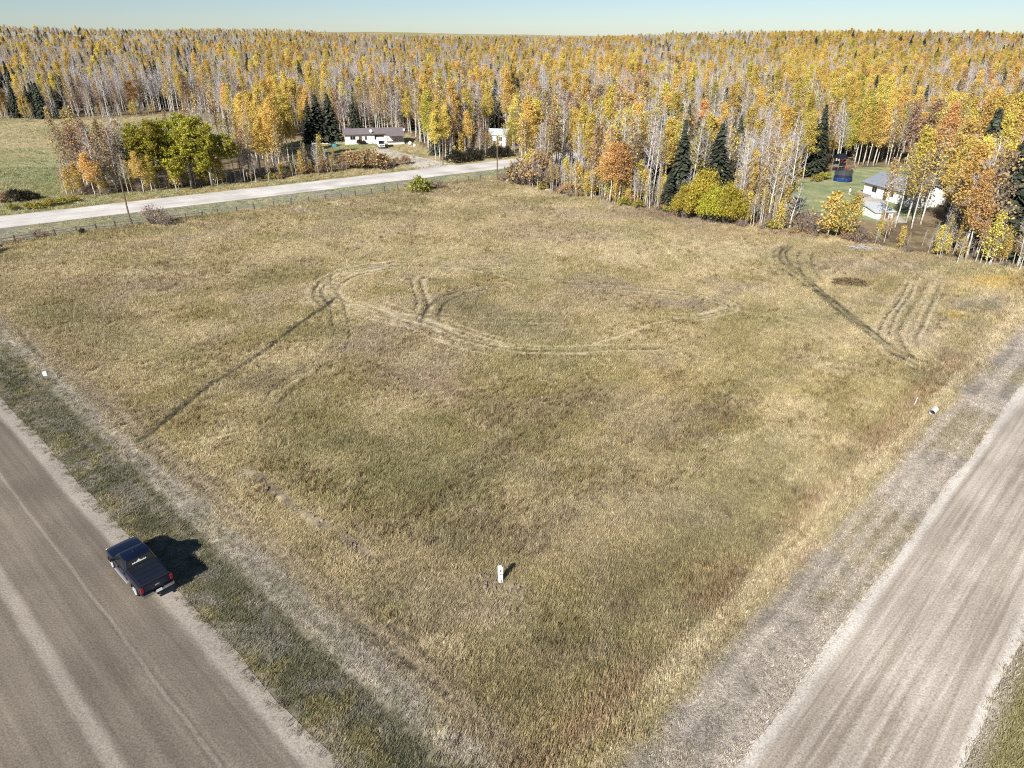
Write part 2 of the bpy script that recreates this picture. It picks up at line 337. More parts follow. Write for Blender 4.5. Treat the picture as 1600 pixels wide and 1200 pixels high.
# ------------------------------------------------------------------ mesh builder
class MB:
    def __init__(s): s.v = []; s.f = []; s.c = []; s.m = []; s.n = 0
    def add(s, V, Fs, col=None, mat=0):
        V = np.asarray(V, float).reshape(-1, 3)
        for f in Fs: s.f.append(tuple(int(i) + s.n for i in f))
        k = len(Fs)
        c = np.ones((k, 3)) if col is None else np.broadcast_to(np.asarray(col, float), (k, 3))
        s.c.append(np.array(c)); s.m += [mat] * k
        s.v.append(V); s.n += len(V)
    def quads(s, C, U, W, col, mat=0):
        n = len(C)
        V = np.stack([C - U - W, C + U - W, C + U + W, C - U + W], 1).reshape(-1, 3)
        s.add(V, (np.arange(n * 4).reshape(n, 4)).tolist(), col, mat)
    def box(s, c, d, rz=0.0, col=None, mat=0, taper=1.0, M=None):
        x, y, z = d[0] / 2, d[1] / 2, d[2] / 2
        V = np.array([[-x, -y, -z], [x, -y, -z], [x, y, -z], [-x, y, -z], [-x * taper, -y * taper, z], [x * taper, -y * taper, z], [x * taper, y * taper, z], [-x * taper, y * taper, z]])
        if rz: V = V @ np.array([[math.cos(rz), math.sin(rz), 0], [-math.sin(rz), math.cos(rz), 0], [0, 0, 1]])
        if M is not None: V = V @ np.array(M).T
        s.add(V + np.array(c), [(0, 3, 2, 1), (4, 5, 6, 7), (0, 1, 5, 4), (1, 2, 6, 5), (2, 3, 7, 6), (3, 0, 4, 7)], col, mat)
    def tube(s, P, r, k=6, col=None, mat=0, cap=True):
        P = np.asarray(P, float); n = len(P); r = np.broadcast_to(np.asarray(r, float), (n,))
        T = np.gradient(P, axis=0); T /= np.linalg.norm(T, axis=1)[:, None] + 1e-9
        ref = np.array([0, 0, 1.0]) if abs(T[0][2]) < .9 else np.array([1.0, 0, 0])
        A = np.cross(T, ref); A /= np.linalg.norm(A, axis=1)[:, None] + 1e-9
        B = np.cross(T, A)
        an = np.arange(k) / k * 2 * math.pi
        V = (P[:, None] + r[:, None, None] * (A[:, None] * np.cos(an)[None, :, None] + B[:, None] * np.sin(an)[None, :, None])).reshape(-1, 3)
        Fs = [(i * k + j, i * k + (j + 1) % k, (i + 1) * k + (j + 1) % k, (i + 1) * k + j) for i in range(n - 1) for j in range(k)]
        if cap: Fs += [tuple(range(k))[::-1], tuple((n - 1) * k + j for j in range(k))]
        s.add(V, Fs, col, mat)
    def prism(s, poly, y0, y1, col=None, mat=0):          # polygon in x,z pulled along y
        n = len(poly)
        V = [(x, y0, z) for x, z in poly] + [(x, y1, z) for x, z in poly]
        Fs = [tuple(range(n)), tuple(range(2 * n - 1, n - 1, -1))] + [(i, i + n, (i + 1) % n + n, (i + 1) % n) for i in range(n)]
        s.add(V, Fs, col, mat)
    def mesh(s, name):
        me = bpy.data.meshes.new(name)
        V = np.concatenate(s.v) if s.v else np.zeros((0, 3))
        me.from_pydata(V.tolist(), [], s.f)
        at = me.attributes.new('col', 'FLOAT_COLOR', 'FACE')
        C = np.concatenate(s.c); C = np.hstack([C, np.ones((len(C), 1))])
        at.data.foreach_set('color', C.astype(np.float32).ravel())
        me.polygons.foreach_set('material_index', np.array(s.m, dtype=np.int32))
        me.update()
        return me
def link(name, me, mats, parent=None, loc=None, smooth_=False):
    if isinstance(me, MB): me = me.mesh(name)
    if not me.materials:
        for m in (mats if isinstance(mats, (list, tuple)) else [mats]): me.materials.append(m)
    o = bpy.data.objects.new(name, me); COL.objects.link(o)
    if parent is not None: o.parent = parent
    if loc is not None: o.location = loc
    if smooth_: me.shade_smooth()
    return o
def part(name, fn, mat, parent, smooth_=False):
    m = MB(); fn(m); return link(name, m, mat, parent, None, smooth_)
def thing(name, label, cat, loc=(0, 0, 0), rz=0.0, group=None):
    o = bpy.data.objects.new(name, None); COL.objects.link(o); o.empty_display_size = .3
    o.location = loc; o.rotation_euler = (0, 0, rz); o['label'] = label; o['category'] = cat
    if group: o['group'] = group
    return o
def tag(o, label, cat=None, group=None, kind=None):
    o['label'] = label
    if cat: o['category'] = cat
    if group: o['group'] = group
    if kind: o['kind'] = kind
    return o
def bevel(o, wd=.02, seg=2):
    b = o.modifiers.new('bevel', 'BEVEL'); b.width = wd; b.segments = seg; b.limit_method = 'ANGLE'; b.angle_limit = math.radians(35)
    return o
def tz(p): return float(terrain(np.array([p[0]]), np.array([p[1]]))[0])

# ------------------------------------------------------------------ materials
def mat(name, col=(.5, .5, .5), rough=.8, metal=0.0, noise=0.0, nscale=3.0, coat=0.0, bump=0.0, bscale=20.0, spec=.3):
    m = bpy.data.materials.new(name); m.use_nodes = True
    nt = m.node_tree; b = nt.nodes['Principled BSDF']
    b.inputs['Base Color'].default_value = (*col, 1); b.inputs['Roughness'].default_value = rough
    b.inputs['Metallic'].default_value = metal; b.inputs['Specular IOR Level'].default_value = spec
    if coat: b.inputs['Coat Weight'].default_value = coat; b.inputs['Coat Roughness'].default_value = .06
    tc = nt.nodes.new('ShaderNodeTexCoord')
    if noise:
        n = nt.nodes.new('ShaderNodeTexNoise'); n.inputs['Scale'].default_value = nscale; n.inputs['Detail'].default_value = 6
        nt.links.new(tc.outputs['Object'], n.inputs['Vector'])
        mr = nt.nodes.new('ShaderNodeMapRange'); mr.inputs[1].default_value = .25; mr.inputs[2].default_value = .75
        mr.inputs[3].default_value = 1 - noise; mr.inputs[4].default_value = 1 + noise
        nt.links.new(n.outputs[0], mr.inputs[0])
        mx = nt.nodes.new('ShaderNodeVectorMath'); mx.operation = 'SCALE'; mx.inputs[0].default_value = col
        nt.links.new(mr.outputs[0], mx.inputs['Scale']); nt.links.new(mx.outputs[0], b.inputs['Base Color'])
    if bump:
        n = nt.nodes.new('ShaderNodeTexNoise'); n.inputs['Scale'].default_value = bscale; n.inputs['Detail'].default_value = 4
        nt.links.new(tc.outputs['Object'], n.inputs['Vector'])
        bp = nt.nodes.new('ShaderNodeBump'); bp.inputs['Strength'].default_value = bump; bp.inputs['Distance'].default_value = .05
        nt.links.new(n.outputs[0], bp.inputs['Height']); nt.links.new(bp.outputs[0], b.inputs['Normal'])
    return m
def nodes_of(name):
    m = bpy.data.materials.new(name); m.use_nodes = True
    nt = m.node_tree; return m, nt, nt.nodes['Principled BSDF'], nt.nodes, nt.links
def ground_material():
    m, nt, b, N, Lk = nodes_of('ground_cover')
    b.inputs['Roughness'].default_value = 1; b.inputs['Specular IOR Level'].default_value = .05
    at = N.new('ShaderNodeAttribute'); at.attribute_name = 'col'
    ge = N.new('ShaderNodeNewGeometry')
    n1 = N.new('ShaderNodeTexNoise'); n1.inputs['Scale'].default_value = 2.6; n1.inputs['Detail'].default_value = 8; n1.inputs['Roughness'].default_value = .7
    n2 = N.new('ShaderNodeTexNoise'); n2.inputs['Scale'].default_value = 0.22; n2.inputs['Detail'].default_value = 6
    Lk.new(ge.outputs['Position'], n1.inputs['Vector']); Lk.new(ge.outputs['Position'], n2.inputs['Vector'])
    r1 = N.new('ShaderNodeMapRange'); r1.inputs[1].default_value = .3; r1.inputs[2].default_value = .7; r1.inputs[3].default_value = .62; r1.inputs[4].default_value = 1.28
    r2 = N.new('ShaderNodeMapRange'); r2.inputs[1].default_value = .3; r2.inputs[2].default_value = .7; r2.inputs[3].default_value = .85; r2.inputs[4].default_value = 1.13
    Lk.new(n1.outputs[0], r1.inputs[0]); Lk.new(n2.outputs[0], r2.inputs[0])
    mu = N.new('ShaderNodeMath'); mu.operation = 'MULTIPLY'; Lk.new(r1.outputs[0], mu.inputs[0]); Lk.new(r2.outputs[0], mu.inputs[1])
    sc = N.new('ShaderNodeVectorMath'); sc.operation = 'SCALE'; Lk.new(at.outputs['Color'], sc.inputs[0]); Lk.new(mu.outputs[0], sc.inputs['Scale'])
    Lk.new(sc.outputs[0], b.inputs['Base Color'])
    bp = N.new('ShaderNodeBump'); bp.inputs['Strength'].default_value = .9; bp.inputs['Distance'].default_value = .12
    Lk.new(n1.outputs[0], bp.inputs['Height']); Lk.new(bp.outputs[0], b.inputs['Normal'])
    return m
def plant_material(name, inst, trans=.35, var=.25, hue=.012):
    m, nt, b, N, Lk = nodes_of(name)
    out = N['Material Output']; N.remove(b)
    at = N.new('ShaderNodeAttribute'); at.attribute_name = 'col'
    src = at.outputs['Color']
    if inst:
        a2 = N.new('ShaderNodeAttribute'); a2.attribute_type = 'INSTANCER'; a2.attribute_name = 'cov'
        mx = N.new('ShaderNodeVectorMath'); mx.operation = 'MULTIPLY'; Lk.new(src, mx.inputs[0]); Lk.new(a2.outputs['Color'], mx.inputs[1]); src = mx.outputs[0]
    oi = N.new('ShaderNodeObjectInfo')
    hs = N.new('ShaderNodeHueSaturation'); Lk.new(src, hs.inputs['Color'])
    r1 = N.new('ShaderNodeMapRange'); r1.inputs[3].default_value = 1 - var; r1.inputs[4].default_value = 1 + var * .8; Lk.new(oi.outputs['Random'], r1.inputs[0]); Lk.new(r1.outputs[0], hs.inputs['Value'])
    w1 = N.new('ShaderNodeMath'); w1.operation = 'MULTIPLY'; w1.inputs[1].default_value = 7.31; Lk.new(oi.outputs['Random'], w1.inputs[0])
    w2 = N.new('ShaderNodeMath'); w2.operation = 'FRACT'; Lk.new(w1.outputs[0], w2.inputs[0])
    r2 = N.new('ShaderNodeMapRange'); r2.inputs[3].default_value = .5 - hue; r2.inputs[4].default_value = .5 + hue; Lk.new(w2.outputs[0], r2.inputs[0]); Lk.new(r2.outputs[0], hs.inputs['Hue'])
    di = N.new('ShaderNodeBsdfDiffuse'); tr = N.new('ShaderNodeBsdfTranslucent'); ms = N.new('ShaderNodeMixShader'); ms.inputs[0].default_value = trans
    Lk.new(hs.outputs[0], di.inputs[0]); Lk.new(hs.outputs[0], tr.inputs[0])
    Lk.new(di.outputs[0], ms.inputs[1]); Lk.new(tr.outputs[0], ms.inputs[2]); Lk.new(ms.outputs[0], out.inputs[0])
    return m
def bark_material():
    m, nt, b, N, Lk = nodes_of('bark')
    b.inputs['Roughness'].default_value = .9; b.inputs['Specular IOR Level'].default_value = .1
    at = N.new('ShaderNodeAttribute'); at.attribute_name = 'col'
    tc = N.new('ShaderNodeTexCoord'); mp = N.new('ShaderNodeMapping'); mp.inputs['Scale'].default_value = (3, 3, 1.4)
    n = N.new('ShaderNodeTexNoise'); n.inputs['Scale'].default_value = 1.6; n.inputs['Detail'].default_value = 5
    Lk.new(tc.outputs['Object'], mp.inputs[0]); Lk.new(mp.outputs[0], n.inputs['Vector'])
    r = N.new('ShaderNodeMapRange'); r.inputs[1].default_value = .36; r.inputs[2].default_value = .5; r.inputs[3].default_value = .35; r.inputs[4].default_value = 1.05
    Lk.new(n.outputs[0], r.inputs[0])
    sc = N.new('ShaderNodeVectorMath'); sc.operation = 'SCALE'; Lk.new(at.outputs['Color'], sc.inputs[0]); Lk.new(r.outputs[0], sc.inputs['Scale']); Lk.new(sc.outputs[0], b.inputs['Base Color'])
    return m
def road_material(name, base, tone, shoulder, width, SH0=1.0, fine=1.05, bands=()):
    """gravel: streaks run along the road (UV u = metres along, v = metres across)"""
    m, nt, b, N, Lk = nodes_of(name)
    b.inputs['Roughness'].default_value = .95; b.inputs['Specular IOR Level'].default_value = .08
    uv = N.new('ShaderNodeUVMap'); uv.uv_map = 'st'
    ge = N.new('ShaderNodeNewGeometry')
    mp = N.new('ShaderNodeMapping'); mp.inputs['Scale'].default_value = (.022, 1.0, 1)
    Lk.new(uv.outputs[0], mp.inputs[0])
    s1 = N.new('ShaderNodeTexNoise'); s1.inputs['Scale'].default_value = fine; s1.inputs['Detail'].default_value = 7; s1.inputs['Roughness'].default_value = .62
    Lk.new(mp.outputs[0], s1.inputs['Vector'])
    r = N.new('ShaderNodeValToRGB'); r.color_ramp.elements[0].position = .40; r.color_ramp.elements[1].position = .60
    r.color_ramp.elements[0].color = (*base, 1); r.color_ramp.elements[1].color = (*tone, 1)
    Lk.new(s1.outputs[0], r.inputs[0])
    sx = N.new('ShaderNodeSeparateXYZ'); Lk.new(uv.outputs[0], sx.inputs[0])
    # pale loose gravel thrown to both sides; the boundary wanders
    wv = N.new('ShaderNodeTexNoise'); wv.inputs['Scale'].default_value = .22; wv.inputs['Detail'].default_value = 5
    Lk.new(ge.outputs['Position'], wv.inputs['Vector'])
    ad = N.new('ShaderNodeMath'); ad.operation = 'MULTIPLY_ADD'; ad.inputs[1].default_value = .45; Lk.new(wv.outputs[0], ad.inputs[0]); Lk.new(sx.outputs[1], ad.inputs[2])
    m1 = N.new('ShaderNodeMapRange'); m1.interpolation_type = 'SMOOTHSTEP'; m1.inputs[1].default_value = SH0 - .05; m1.inputs[2].default_value = SH0 + .45; m1.inputs[3].default_value = 1; m1.inputs[4].default_value = 0
    m2 = N.new('ShaderNodeMapRange'); m2.interpolation_type = 'SMOOTHSTEP'; m2.inputs[1].default_value = width - SH0 + .2; m2.inputs[2].default_value = width - SH0 + .6; m2.inputs[3].default_value = 0; m2.inputs[4].default_value = 1
    Lk.new(ad.outputs[0], m1.inputs[0]); Lk.new(ad.outputs[0], m2.inputs[0])
    mm = N.new('ShaderNodeMath'); mm.operation = 'MAXIMUM'; Lk.new(m1.outputs[0], mm.inputs[0]); Lk.new(m2.outputs[0], mm.inputs[1])
    m9 = N.new('ShaderNodeMath'); m9.operation = 'MULTIPLY'; m9.inputs[1].default_value = .85; Lk.new(mm.outputs[0], m9.inputs[0])
    mx = N.new('ShaderNodeMix'); mx.data_type = 'RGBA'; Lk.new(m9.outputs[0], mx.inputs[0]); Lk.new(r.outputs[0], mx.inputs[6]); mx.inputs[7].default_value = (*shoulder, 1)
    cur = mx.outputs[2]
    for (bt, bw, bs) in bands:      # loose windrows the grader left along the road
        sb_ = N.new('ShaderNodeMath'); sb_.operation = 'SUBTRACT'; sb_.inputs[1].default_value = bt + .22; Lk.new(ad.outputs[0], sb_.inputs[0])
        ab = N.new('ShaderNodeMath'); ab.operation = 'ABSOLUTE'; Lk.new(sb_.outputs[0], ab.inputs[0])
        mb_ = N.new('ShaderNodeMapRange'); mb_.interpolation_type = 'SMOOTHSTEP'; mb_.inputs[1].default_value = bw * .3; mb_.inputs[2].default_value = bw; mb_.inputs[3].default_value = bs; mb_.inputs[4].default_value = 0
        Lk.new(ab.outputs[0], mb_.inputs[0])
        m3 = N.new('ShaderNodeMix'); m3.data_type = 'RGBA'; Lk.new(mb_.outputs[0], m3.inputs[0]); Lk.new(cur, m3.inputs[6]); m3.inputs[7].default_value = (*shoulder, 1); cur = m3.outputs[2]
    # patches and grit
    n2 = N.new('ShaderNodeTexNoise'); n2.inputs['Scale'].default_value = .16; n2.inputs['Detail'].default_value = 7
    n3 = N.new('ShaderNodeTexNoise'); n3.inputs['Scale'].default_value = 9; n3.inputs['Detail'].default_value = 5; n3.inputs['Roughness'].default_value = .75
    Lk.new(ge.outputs['Position'], n2.inputs['Vector']); Lk.new(ge.outputs['Position'], n3.inputs['Vector'])
    q2 = N.new('ShaderNodeMapRange'); q2.inputs[1].default_value = .3; q2.inputs[2].default_value = .7; q2.inputs[3].default_value = .8; q2.inputs[4].default_value = 1.2; Lk.new(n2.outputs[0], q2.inputs[0])
    q3 = N.new('ShaderNodeMapRange'); q3.inputs[1].default_value = .3; q3.inputs[2].default_value = .7; q3.inputs[3].default_value = .58; q3.inputs[4].default_value = 1.42; Lk.new(n3.outputs[0], q3.inputs[0])
    mu = N.new('ShaderNodeMath'); mu.operation = 'MULTIPLY'; Lk.new(q2.outputs[0], mu.inputs[0]); Lk.new(q3.outputs[0], mu.inputs[1])
    sc = N.new('ShaderNodeVectorMath'); sc.operation = 'SCALE'; Lk.new(cur, sc.inputs[0]); Lk.new(mu.outputs[0], sc.inputs['Scale']); Lk.new(sc.outputs[0], b.inputs['Base Color'])
    hh = N.new('ShaderNodeMath'); hh.operation = 'MULTIPLY_ADD'; hh.inputs[1].default_value = .8; Lk.new(s1.outputs[0], hh.inputs[0]); Lk.new(n3.outputs[0], hh.inputs[2])
    bp = N.new('ShaderNodeBump'); bp.inputs['Strength'].default_value = .5; bp.inputs['Distance'].default_value = .05
    Lk.new(hh.outputs[0], bp.inputs['Height']); Lk.new(bp.outputs[0], b.inputs['Normal'])
    return m
M_GROUND = ground_material(); M_GRASS = plant_material('grass_blades', True, .25, .22); M_LEAF = plant_material('leaves', False, .36, .22, .018)
M_NEEDLE = plant_material('needles', False, .12, .2); M_BARK = bark_material()
M_POST = mat('old_post', (.10, .085, .07), .9, noise=.3, nscale=5)
M_WOOD = mat('weathered_wood', (.26, .22, .18), .9, noise=.35, nscale=6, bump=.4)
M_WHITE = mat('white_paint', (.78, .78, .76), .6, noise=.06, nscale=1.5)
M_GLASS = mat('dark_glass', (.012, .015, .018), .08, spec=.6, noise=.1)
M_BLACK = mat('black_plastic', (.02, .02, .021), .6, noise=.15)
M_CHROME = mat('bright_metal', (.55, .56, .58), .22, metal=1.0, noise=.08, nscale=4)
M_RUBBER = mat('tyre_rubber', (.022, .021, .02), .85, noise=.3, nscale=9)

# ------------------------------------------------------------------ ground sheet
def axis(lo, hi, step, far_lo, far_hi, k=64):
    a = np.arange(lo, hi + step / 2, step)
    g = np.geomspace(1, far_hi - hi + 1, k)[1:] - 1
    h = np.geomspace(1, lo - far_lo + 1, k)[1:] - 1
    return np.concatenate([(lo - h)[::-1], a, hi + g])
X = axis(-96, 98, .34, -6000, 6000); Y = axis(17, 192, .34, -300, 9000)
xx, yy = np.meshgrid(X, Y, indexing='ij'); xf, yf = xx.ravel(), yy.ravel()
cv, hh_, rd_, dk_, pl_, so_ = cover(xf, yf)
zf = terrain(xf, yf) - dk_ * .10 + so_ * (fbm(xf, yf, .8, 2, 95) - .35) * .45
zf = np.where(rd_, zf - .03, zf)
nx, ny = len(X), len(Y)
me = bpy.data.meshes.new('ground')
me.vertices.add(nx * ny); me.vertices.foreach_set('co', np.stack([xf, yf, zf], 1).astype(np.float32).ravel())
ii = np.arange(nx * ny).reshape(nx, ny)
q = np.stack([ii[:-1, :-1], ii[1:, :-1], ii[1:, 1:], ii[:-1, 1:]], -1).reshape(-1, 4)
me.loops.add(len(q) * 4); me.loops.foreach_set('vertex_index', q.ravel().astype(np.int32))
me.polygons.add(len(q)); me.polygons.foreach_set('loop_start', (np.arange(len(q)) * 4).astype(np.int32))
me.polygons.foreach_set('use_smooth', np.ones(len(q), bool))
at = me.attributes.new('col', 'FLOAT_COLOR', 'POINT')
at.data.foreach_set('color', np.hstack([cv, np.ones((len(cv), 1))]).astype(np.float32).ravel())
me.update(); me.validate()
tag(link('ground', me, M_GROUND), 'tan grass field and surrounding land', kind='structure')

# ------------------------------------------------------------------ roads
def road(name, o, d, n, width, s0, s1, m, label, seed, step=.4, lift=.03):
    """ribbon from the field-side edge (t=0) to the other edge; both edges ragged"""
    S = np.arange(s0, s1, step)
    T = np.linspace(0, 1, 15)
    e0 = (fbm(S, S * 0, 7, 5, seed) - .5) * .8; e1 = (fbm(S, S * 0, 8, 5, seed + 50) - .5) * 1.0
    t = e0[:, None] + T[None] * (width + e1 - e0)[:, None]
    x = o[0] + d[0] * S[:, None] - n[0] * t; y = o[1] + d[1] * S[:, None] - n[1] * t
    z = terrain(x, y) + lift + .10 * (1 - ((T - .5) * 2) ** 4)[None] - .035 * ((T == 0) | (T == 1))[None]
    # the gravel lies slightly rutted along the wheel lines
    z = z + (fbm(S[:, None] / 10 + t * 0, t, .5, 2, seed + 9) - .5) * .05 * (1 - ((T - .5) * 2) ** 4)[None]
    V = np.stack([x, y, z], -1).reshape(-1, 3); k = len(T); I = np.arange(len(V)).reshape(len(S), k)
    Fq = np.stack([I[:-1, :-1], I[1:, :-1], I[1:, 1:], I[:-1, 1:]], -1).reshape(-1, 4)
    me = bpy.data.meshes.new(name); me.from_pydata(V.tolist(), [], Fq.tolist())
    uv = me.uv_layers.new(name='st')
    st = np.stack([np.broadcast_to(S[:, None], t.shape), t], -1).reshape(-1, 2)
    uv.data.foreach_set('uv', st[Fq.ravel()].astype(np.float32).ravel())
    me.update(); me.shade_smooth()
    if me.polygons[0].normal.z < 0: me.flip_normals()
    return tag(link(name, me, m), label, kind='structure')
M_ROAD1 = road_material('brown_gravel', (.165, .138, .108), (.222, .189, .150), (.42, .372, .310), LW, 1.25, 1.1, ((3.9, .14, .30), (7.3, .55, .55)))
M_ROAD2 = road_material('pink_gravel', (.345, .29, .23), (.52, .46, .39), (.66, .61, .535), RW, .7, 1.9)
M_ROAD3 = road_material('white_gravel', (.53, .50, .46), (.68, .645, .60), (.58, .545, .50), FW)
lc = (np.linalg.solve(np.array([LD, -RD]).T, R0 - L0))
road('gravel_road', L0, LD, LN, LW, lc[0] - 60, 260, M_ROAD1, 'brown gravel road with dark wheel lines beside the parked pickup', 1)
road('gravel_road', R0, RD, RN, RW, lc[1] + .35, 200, M_ROAD2, 'pale pinkish gravel road with long wheel streaks', 2, lift=.036)
road('gravel_road', F0, FD, FN, FW, -160, 420, M_ROAD3, 'bright white gravel road behind the rail fence', 3, step=.6, lift=.05)
# driveway to the white bungalow
def ribbon(name, pix, w0, w1, m, label, lift=.05, seed=5):
    P = smooth([G(*q) for q in pix], .5)
    T = np.gradient(P, axis=0); T /= np.linalg.norm(T, axis=1)[:, None]; N = np.stack([-T[:, 1], T[:, 0]], 1)
    wd = np.linspace(0, 1, len(P)); wd = w0 * (1 - wd) ** 1.6 + w1 * (1 - (1 - wd) ** 1.6)
    tt = np.linspace(-.5, .5, 7); e = (fbm(P[:, 0], P[:, 1], 2, 3, seed) - .5) * .8
    x = P[:, 0, None] + N[:, 0, None] * (wd + e)[:, None] * tt; y = P[:, 1, None] + N[:, 1, None] * (wd + e)[:, None] * tt
    V = np.stack([x, y, terrain(x, y) + lift], -1).reshape(-1, 3); I = np.arange(len(V)).reshape(len(P), 7)
    Fq = np.stack([I[:-1, :-1], I[1:, :-1], I[1:, 1:], I[:-1, 1:]], -1).reshape(-1, 4)
    me = bpy.data.meshes.new(name); me.from_pydata(V.tolist(), [], Fq.tolist())
    uv = me.uv_layers.new(name='st'); st = np.stack([np.broadcast_to(np.arange(len(P))[:, None] * .5, x.shape), tt[None] * wd[:, None] + 4], -1).reshape(-1, 2)
    uv.data.foreach_set('uv', st[Fq.ravel()].astype(np.float32).ravel()); me.update(); me.shade_smooth()
    if me.polygons[0].normal.z < 0: me.flip_normals()
    return tag(link(name, me, m), label, kind='structure')
M_DRIVE = road_material('driveway_gravel', (.46, .425, .385), (.58, .54, .49), (.55, .51, .46), 40)
ribbon('driveway', [(705, 268), (668, 256), (635, 247), (612, 240), (598, 235), (585, 232)], 13, 5.0, M_DRIVE, 'grey gravel driveway leading up to the white bungalow', .075)
ribbon('driveway', [(1352, 300), (1362, 312), (1372, 326), (1395, 350)], 3, 5, M_DRIVE, 'pale gravel yard beside the house with the blue grey roof', .05, 8)

# ------------------------------------------------------------------ scattering (stuff)
def scatter(name, pts, rot, scl, idx, cov, sources, label):
    me = bpy.data.meshes.new(name); n = len(pts)
    me.vertices.add(n); me.vertices.foreach_set('co', np.asarray(pts, np.float32).ravel())
    a = me.attributes.new('rot', 'FLOAT_VECTOR', 'POINT'); a.data.foreach_set('vector', np.asarray(rot, np.float32).ravel())
    a = me.attributes.new('scl', 'FLOAT_VECTOR', 'POINT'); a.data.foreach_set('vector', np.asarray(scl, np.float32).ravel())
    a = me.attributes.new('idx', 'INT', 'POINT'); a.data.foreach_set('value', np.asarray(idx, np.int32))
    if cov is not None:
        a = me.attributes.new('cov', 'FLOAT_COLOR', 'POINT'); a.data.foreach_set('color', np.hstack([cov, np.ones((n, 1))]).astype(np.float32).ravel())
    me.update()
    c = bpy.data.collections.new(name + '_kinds')
    for s in sources: c.objects.link(s)
    ng = bpy.data.node_groups.new(name, 'GeometryNodeTree')
    ng.interface.new_socket('Geometry', in_out='INPUT', socket_type='NodeSocketGeometry'); ng.interface.new_socket('Geometry', in_out='OUTPUT', socket_type='NodeSocketGeometry')
    N, Lk = ng.nodes, ng.links
    gi, go = N.new('NodeGroupInput'), N.new('NodeGroupOutput')
    ci = N.new('GeometryNodeCollectionInfo'); ci.inputs['Collection'].default_value = c; ci.inputs['Separate Children'].default_value = True; ci.inputs['Reset Children'].default_value = True
    ip = N.new('GeometryNodeInstanceOnPoints'); ip.inputs['Pick Instance'].default_value = True
    def na(nm, ty):
        k = N.new('GeometryNodeInputNamedAttribute'); k.data_type = ty; k.inputs['Name'].default_value = nm; return k.outputs['Attribute']
    Lk.new(gi.outputs[0], ip.inputs['Points']); Lk.new(ci.outputs[0], ip.inputs['Instance'])
    Lk.new(na('idx', 'INT'), ip.inputs['Instance Index']); Lk.new(na('rot', 'FLOAT_VECTOR'), ip.inputs['Rotation']); Lk.new(na('scl', 'FLOAT_VECTOR'), ip.inputs['Scale'])
    Lk.new(ip.outputs[0], go.inputs[0])
    o = bpy.data.objects.new(name, me); COL.objects.link(o)
    o.modifiers.new('scatter', 'NODES').node_group = ng
    return tag(o, label, kind='stuff')
def source(name, mb, mats):
    me = mb.mesh(name)
    for m in (mats if isinstance(mats, (list, tuple)) else [mats]): me.materials.append(m)
    return bpy.data.objects.new(name, me)
def tuft(seed, n, rad, h0, h1, wd, flat=0.0):
    g = np.random.default_rng(seed); mb = MB()
    r = rad * np.sqrt(g.random(n)); a = g.random(n) * 2 * math.pi
    b = np.stack([r * np.cos(a), r * np.sin(a), np.full(n, -.03)], 1)
    h = h0 + (h1 - h0) * g.random(n) ** 1.3
    la = g.random(n) * 2 * math.pi; le = h * (.15 + .5 * g.random(n) + flat)
    tip = b + np.stack([np.cos(la) * le, np.sin(la) * le, h], 1)
    mid = b + (tip - b) * .55 + np.stack([np.zeros(n), np.zeros(n), h * .10], 1)
    sa = la + math.pi / 2 + (g.random(n) - .5) * 1.5; sv = np.stack([np.cos(sa), np.sin(sa), np.zeros(n)], 1) * wd * (.6 + .8 * g.random(n))[:, None]
    V = np.stack([b - sv, b + sv, mid + sv * .8, mid - sv * .8, tip], 1).reshape(-1, 3)
    t = .62 + .7 * g.random(n)
    Fs = [];
    for i in range(n): Fs += [(i * 5, i * 5 + 1, i * 5 + 2, i * 5 + 3), (i * 5 + 3, i * 5 + 2, i * 5 + 4)]
    mb.add(V, Fs, np.repeat(np.stack([t, t * (.97 + .06 * g.random(n)), t * (.9 + .15 * g.random(n))], 1), 2, 0))
    return mb
TUFTS = [source('grass_tuft_%02d' % i, tuft(i, 30, .24, .12, .40, .012), M_GRASS) for i in range(6)]
TUFTS += [source('grass_tuft_%02d' % (6 + i), tuft(20 + i, 26, .26, .10, .26, .014, .5), M_GRASS) for i in range(3)]
TUFTS += [source('grass_tuft_%02d' % (9 + i), tuft(40 + i, 16, .22, .35, .75, .016), M_GRASS) for i in range(2)]
pts = []
for (y0, y1, st) in ((18, 40, .25), (40, 62, .29), (62, 95, .38), (95, 135, .52), (135, 185, .7), (185, 320, 1.35)):
    gy = np.arange(y0, y1, st)
    hwid = (y1 * CP + HC * SP) * .7456 * 1.06 + 4
    gx = np.arange(-hwid, hwid, st)
    A, B = np.meshgrid(gx, gy, indexing='ij'); A, B = A.ravel(), B.ravel()
    A = A + (RNG.random(len(A)) - .5) * st * 1.1; B = B + (RNG.random(len(B)) - .5) * st * 1.1
    k = np.abs(A) < (B * CP + HC * SP) * .7456 * 1.05 + 3
    pts.append(np.stack([A[k], B[k], np.full(k.sum(), st / .27)], 1))
pts = np.vstack(pts)
cc, gh, rdm, d_, p_, s_ = cover(pts[:, 0], pts[:, 1])
wd_ = woods(pts[:, 0], pts[:, 1])
ppx, ppy = PX(pts[:, 0], pts[:, 1])
jit = RNG.random(len(pts)) ** 2.2 * 1.1
rdm = ((dl(pts[:, 0], pts[:, 1]) < .1 - jit) & (dl(pts[:, 0], pts[:, 1]) > -LW + jit)) | ((dr(pts[:, 0], pts[:, 1]) < .1 - jit * .6) & (dr(pts[:, 0], pts[:, 1]) > -RW + jit * .6)) | ((df(pts[:, 0], pts[:, 1]) < .2) & (df(pts[:, 0], pts[:, 1]) > -FW))
keep = ~rdm & ((df(pts[:, 0], pts[:, 1]) > .5) | (df(pts[:, 0], pts[:, 1]) < -FW - .4)) & (wd_ < .5) & ~inpoly(ppx, ppy, LAWN)
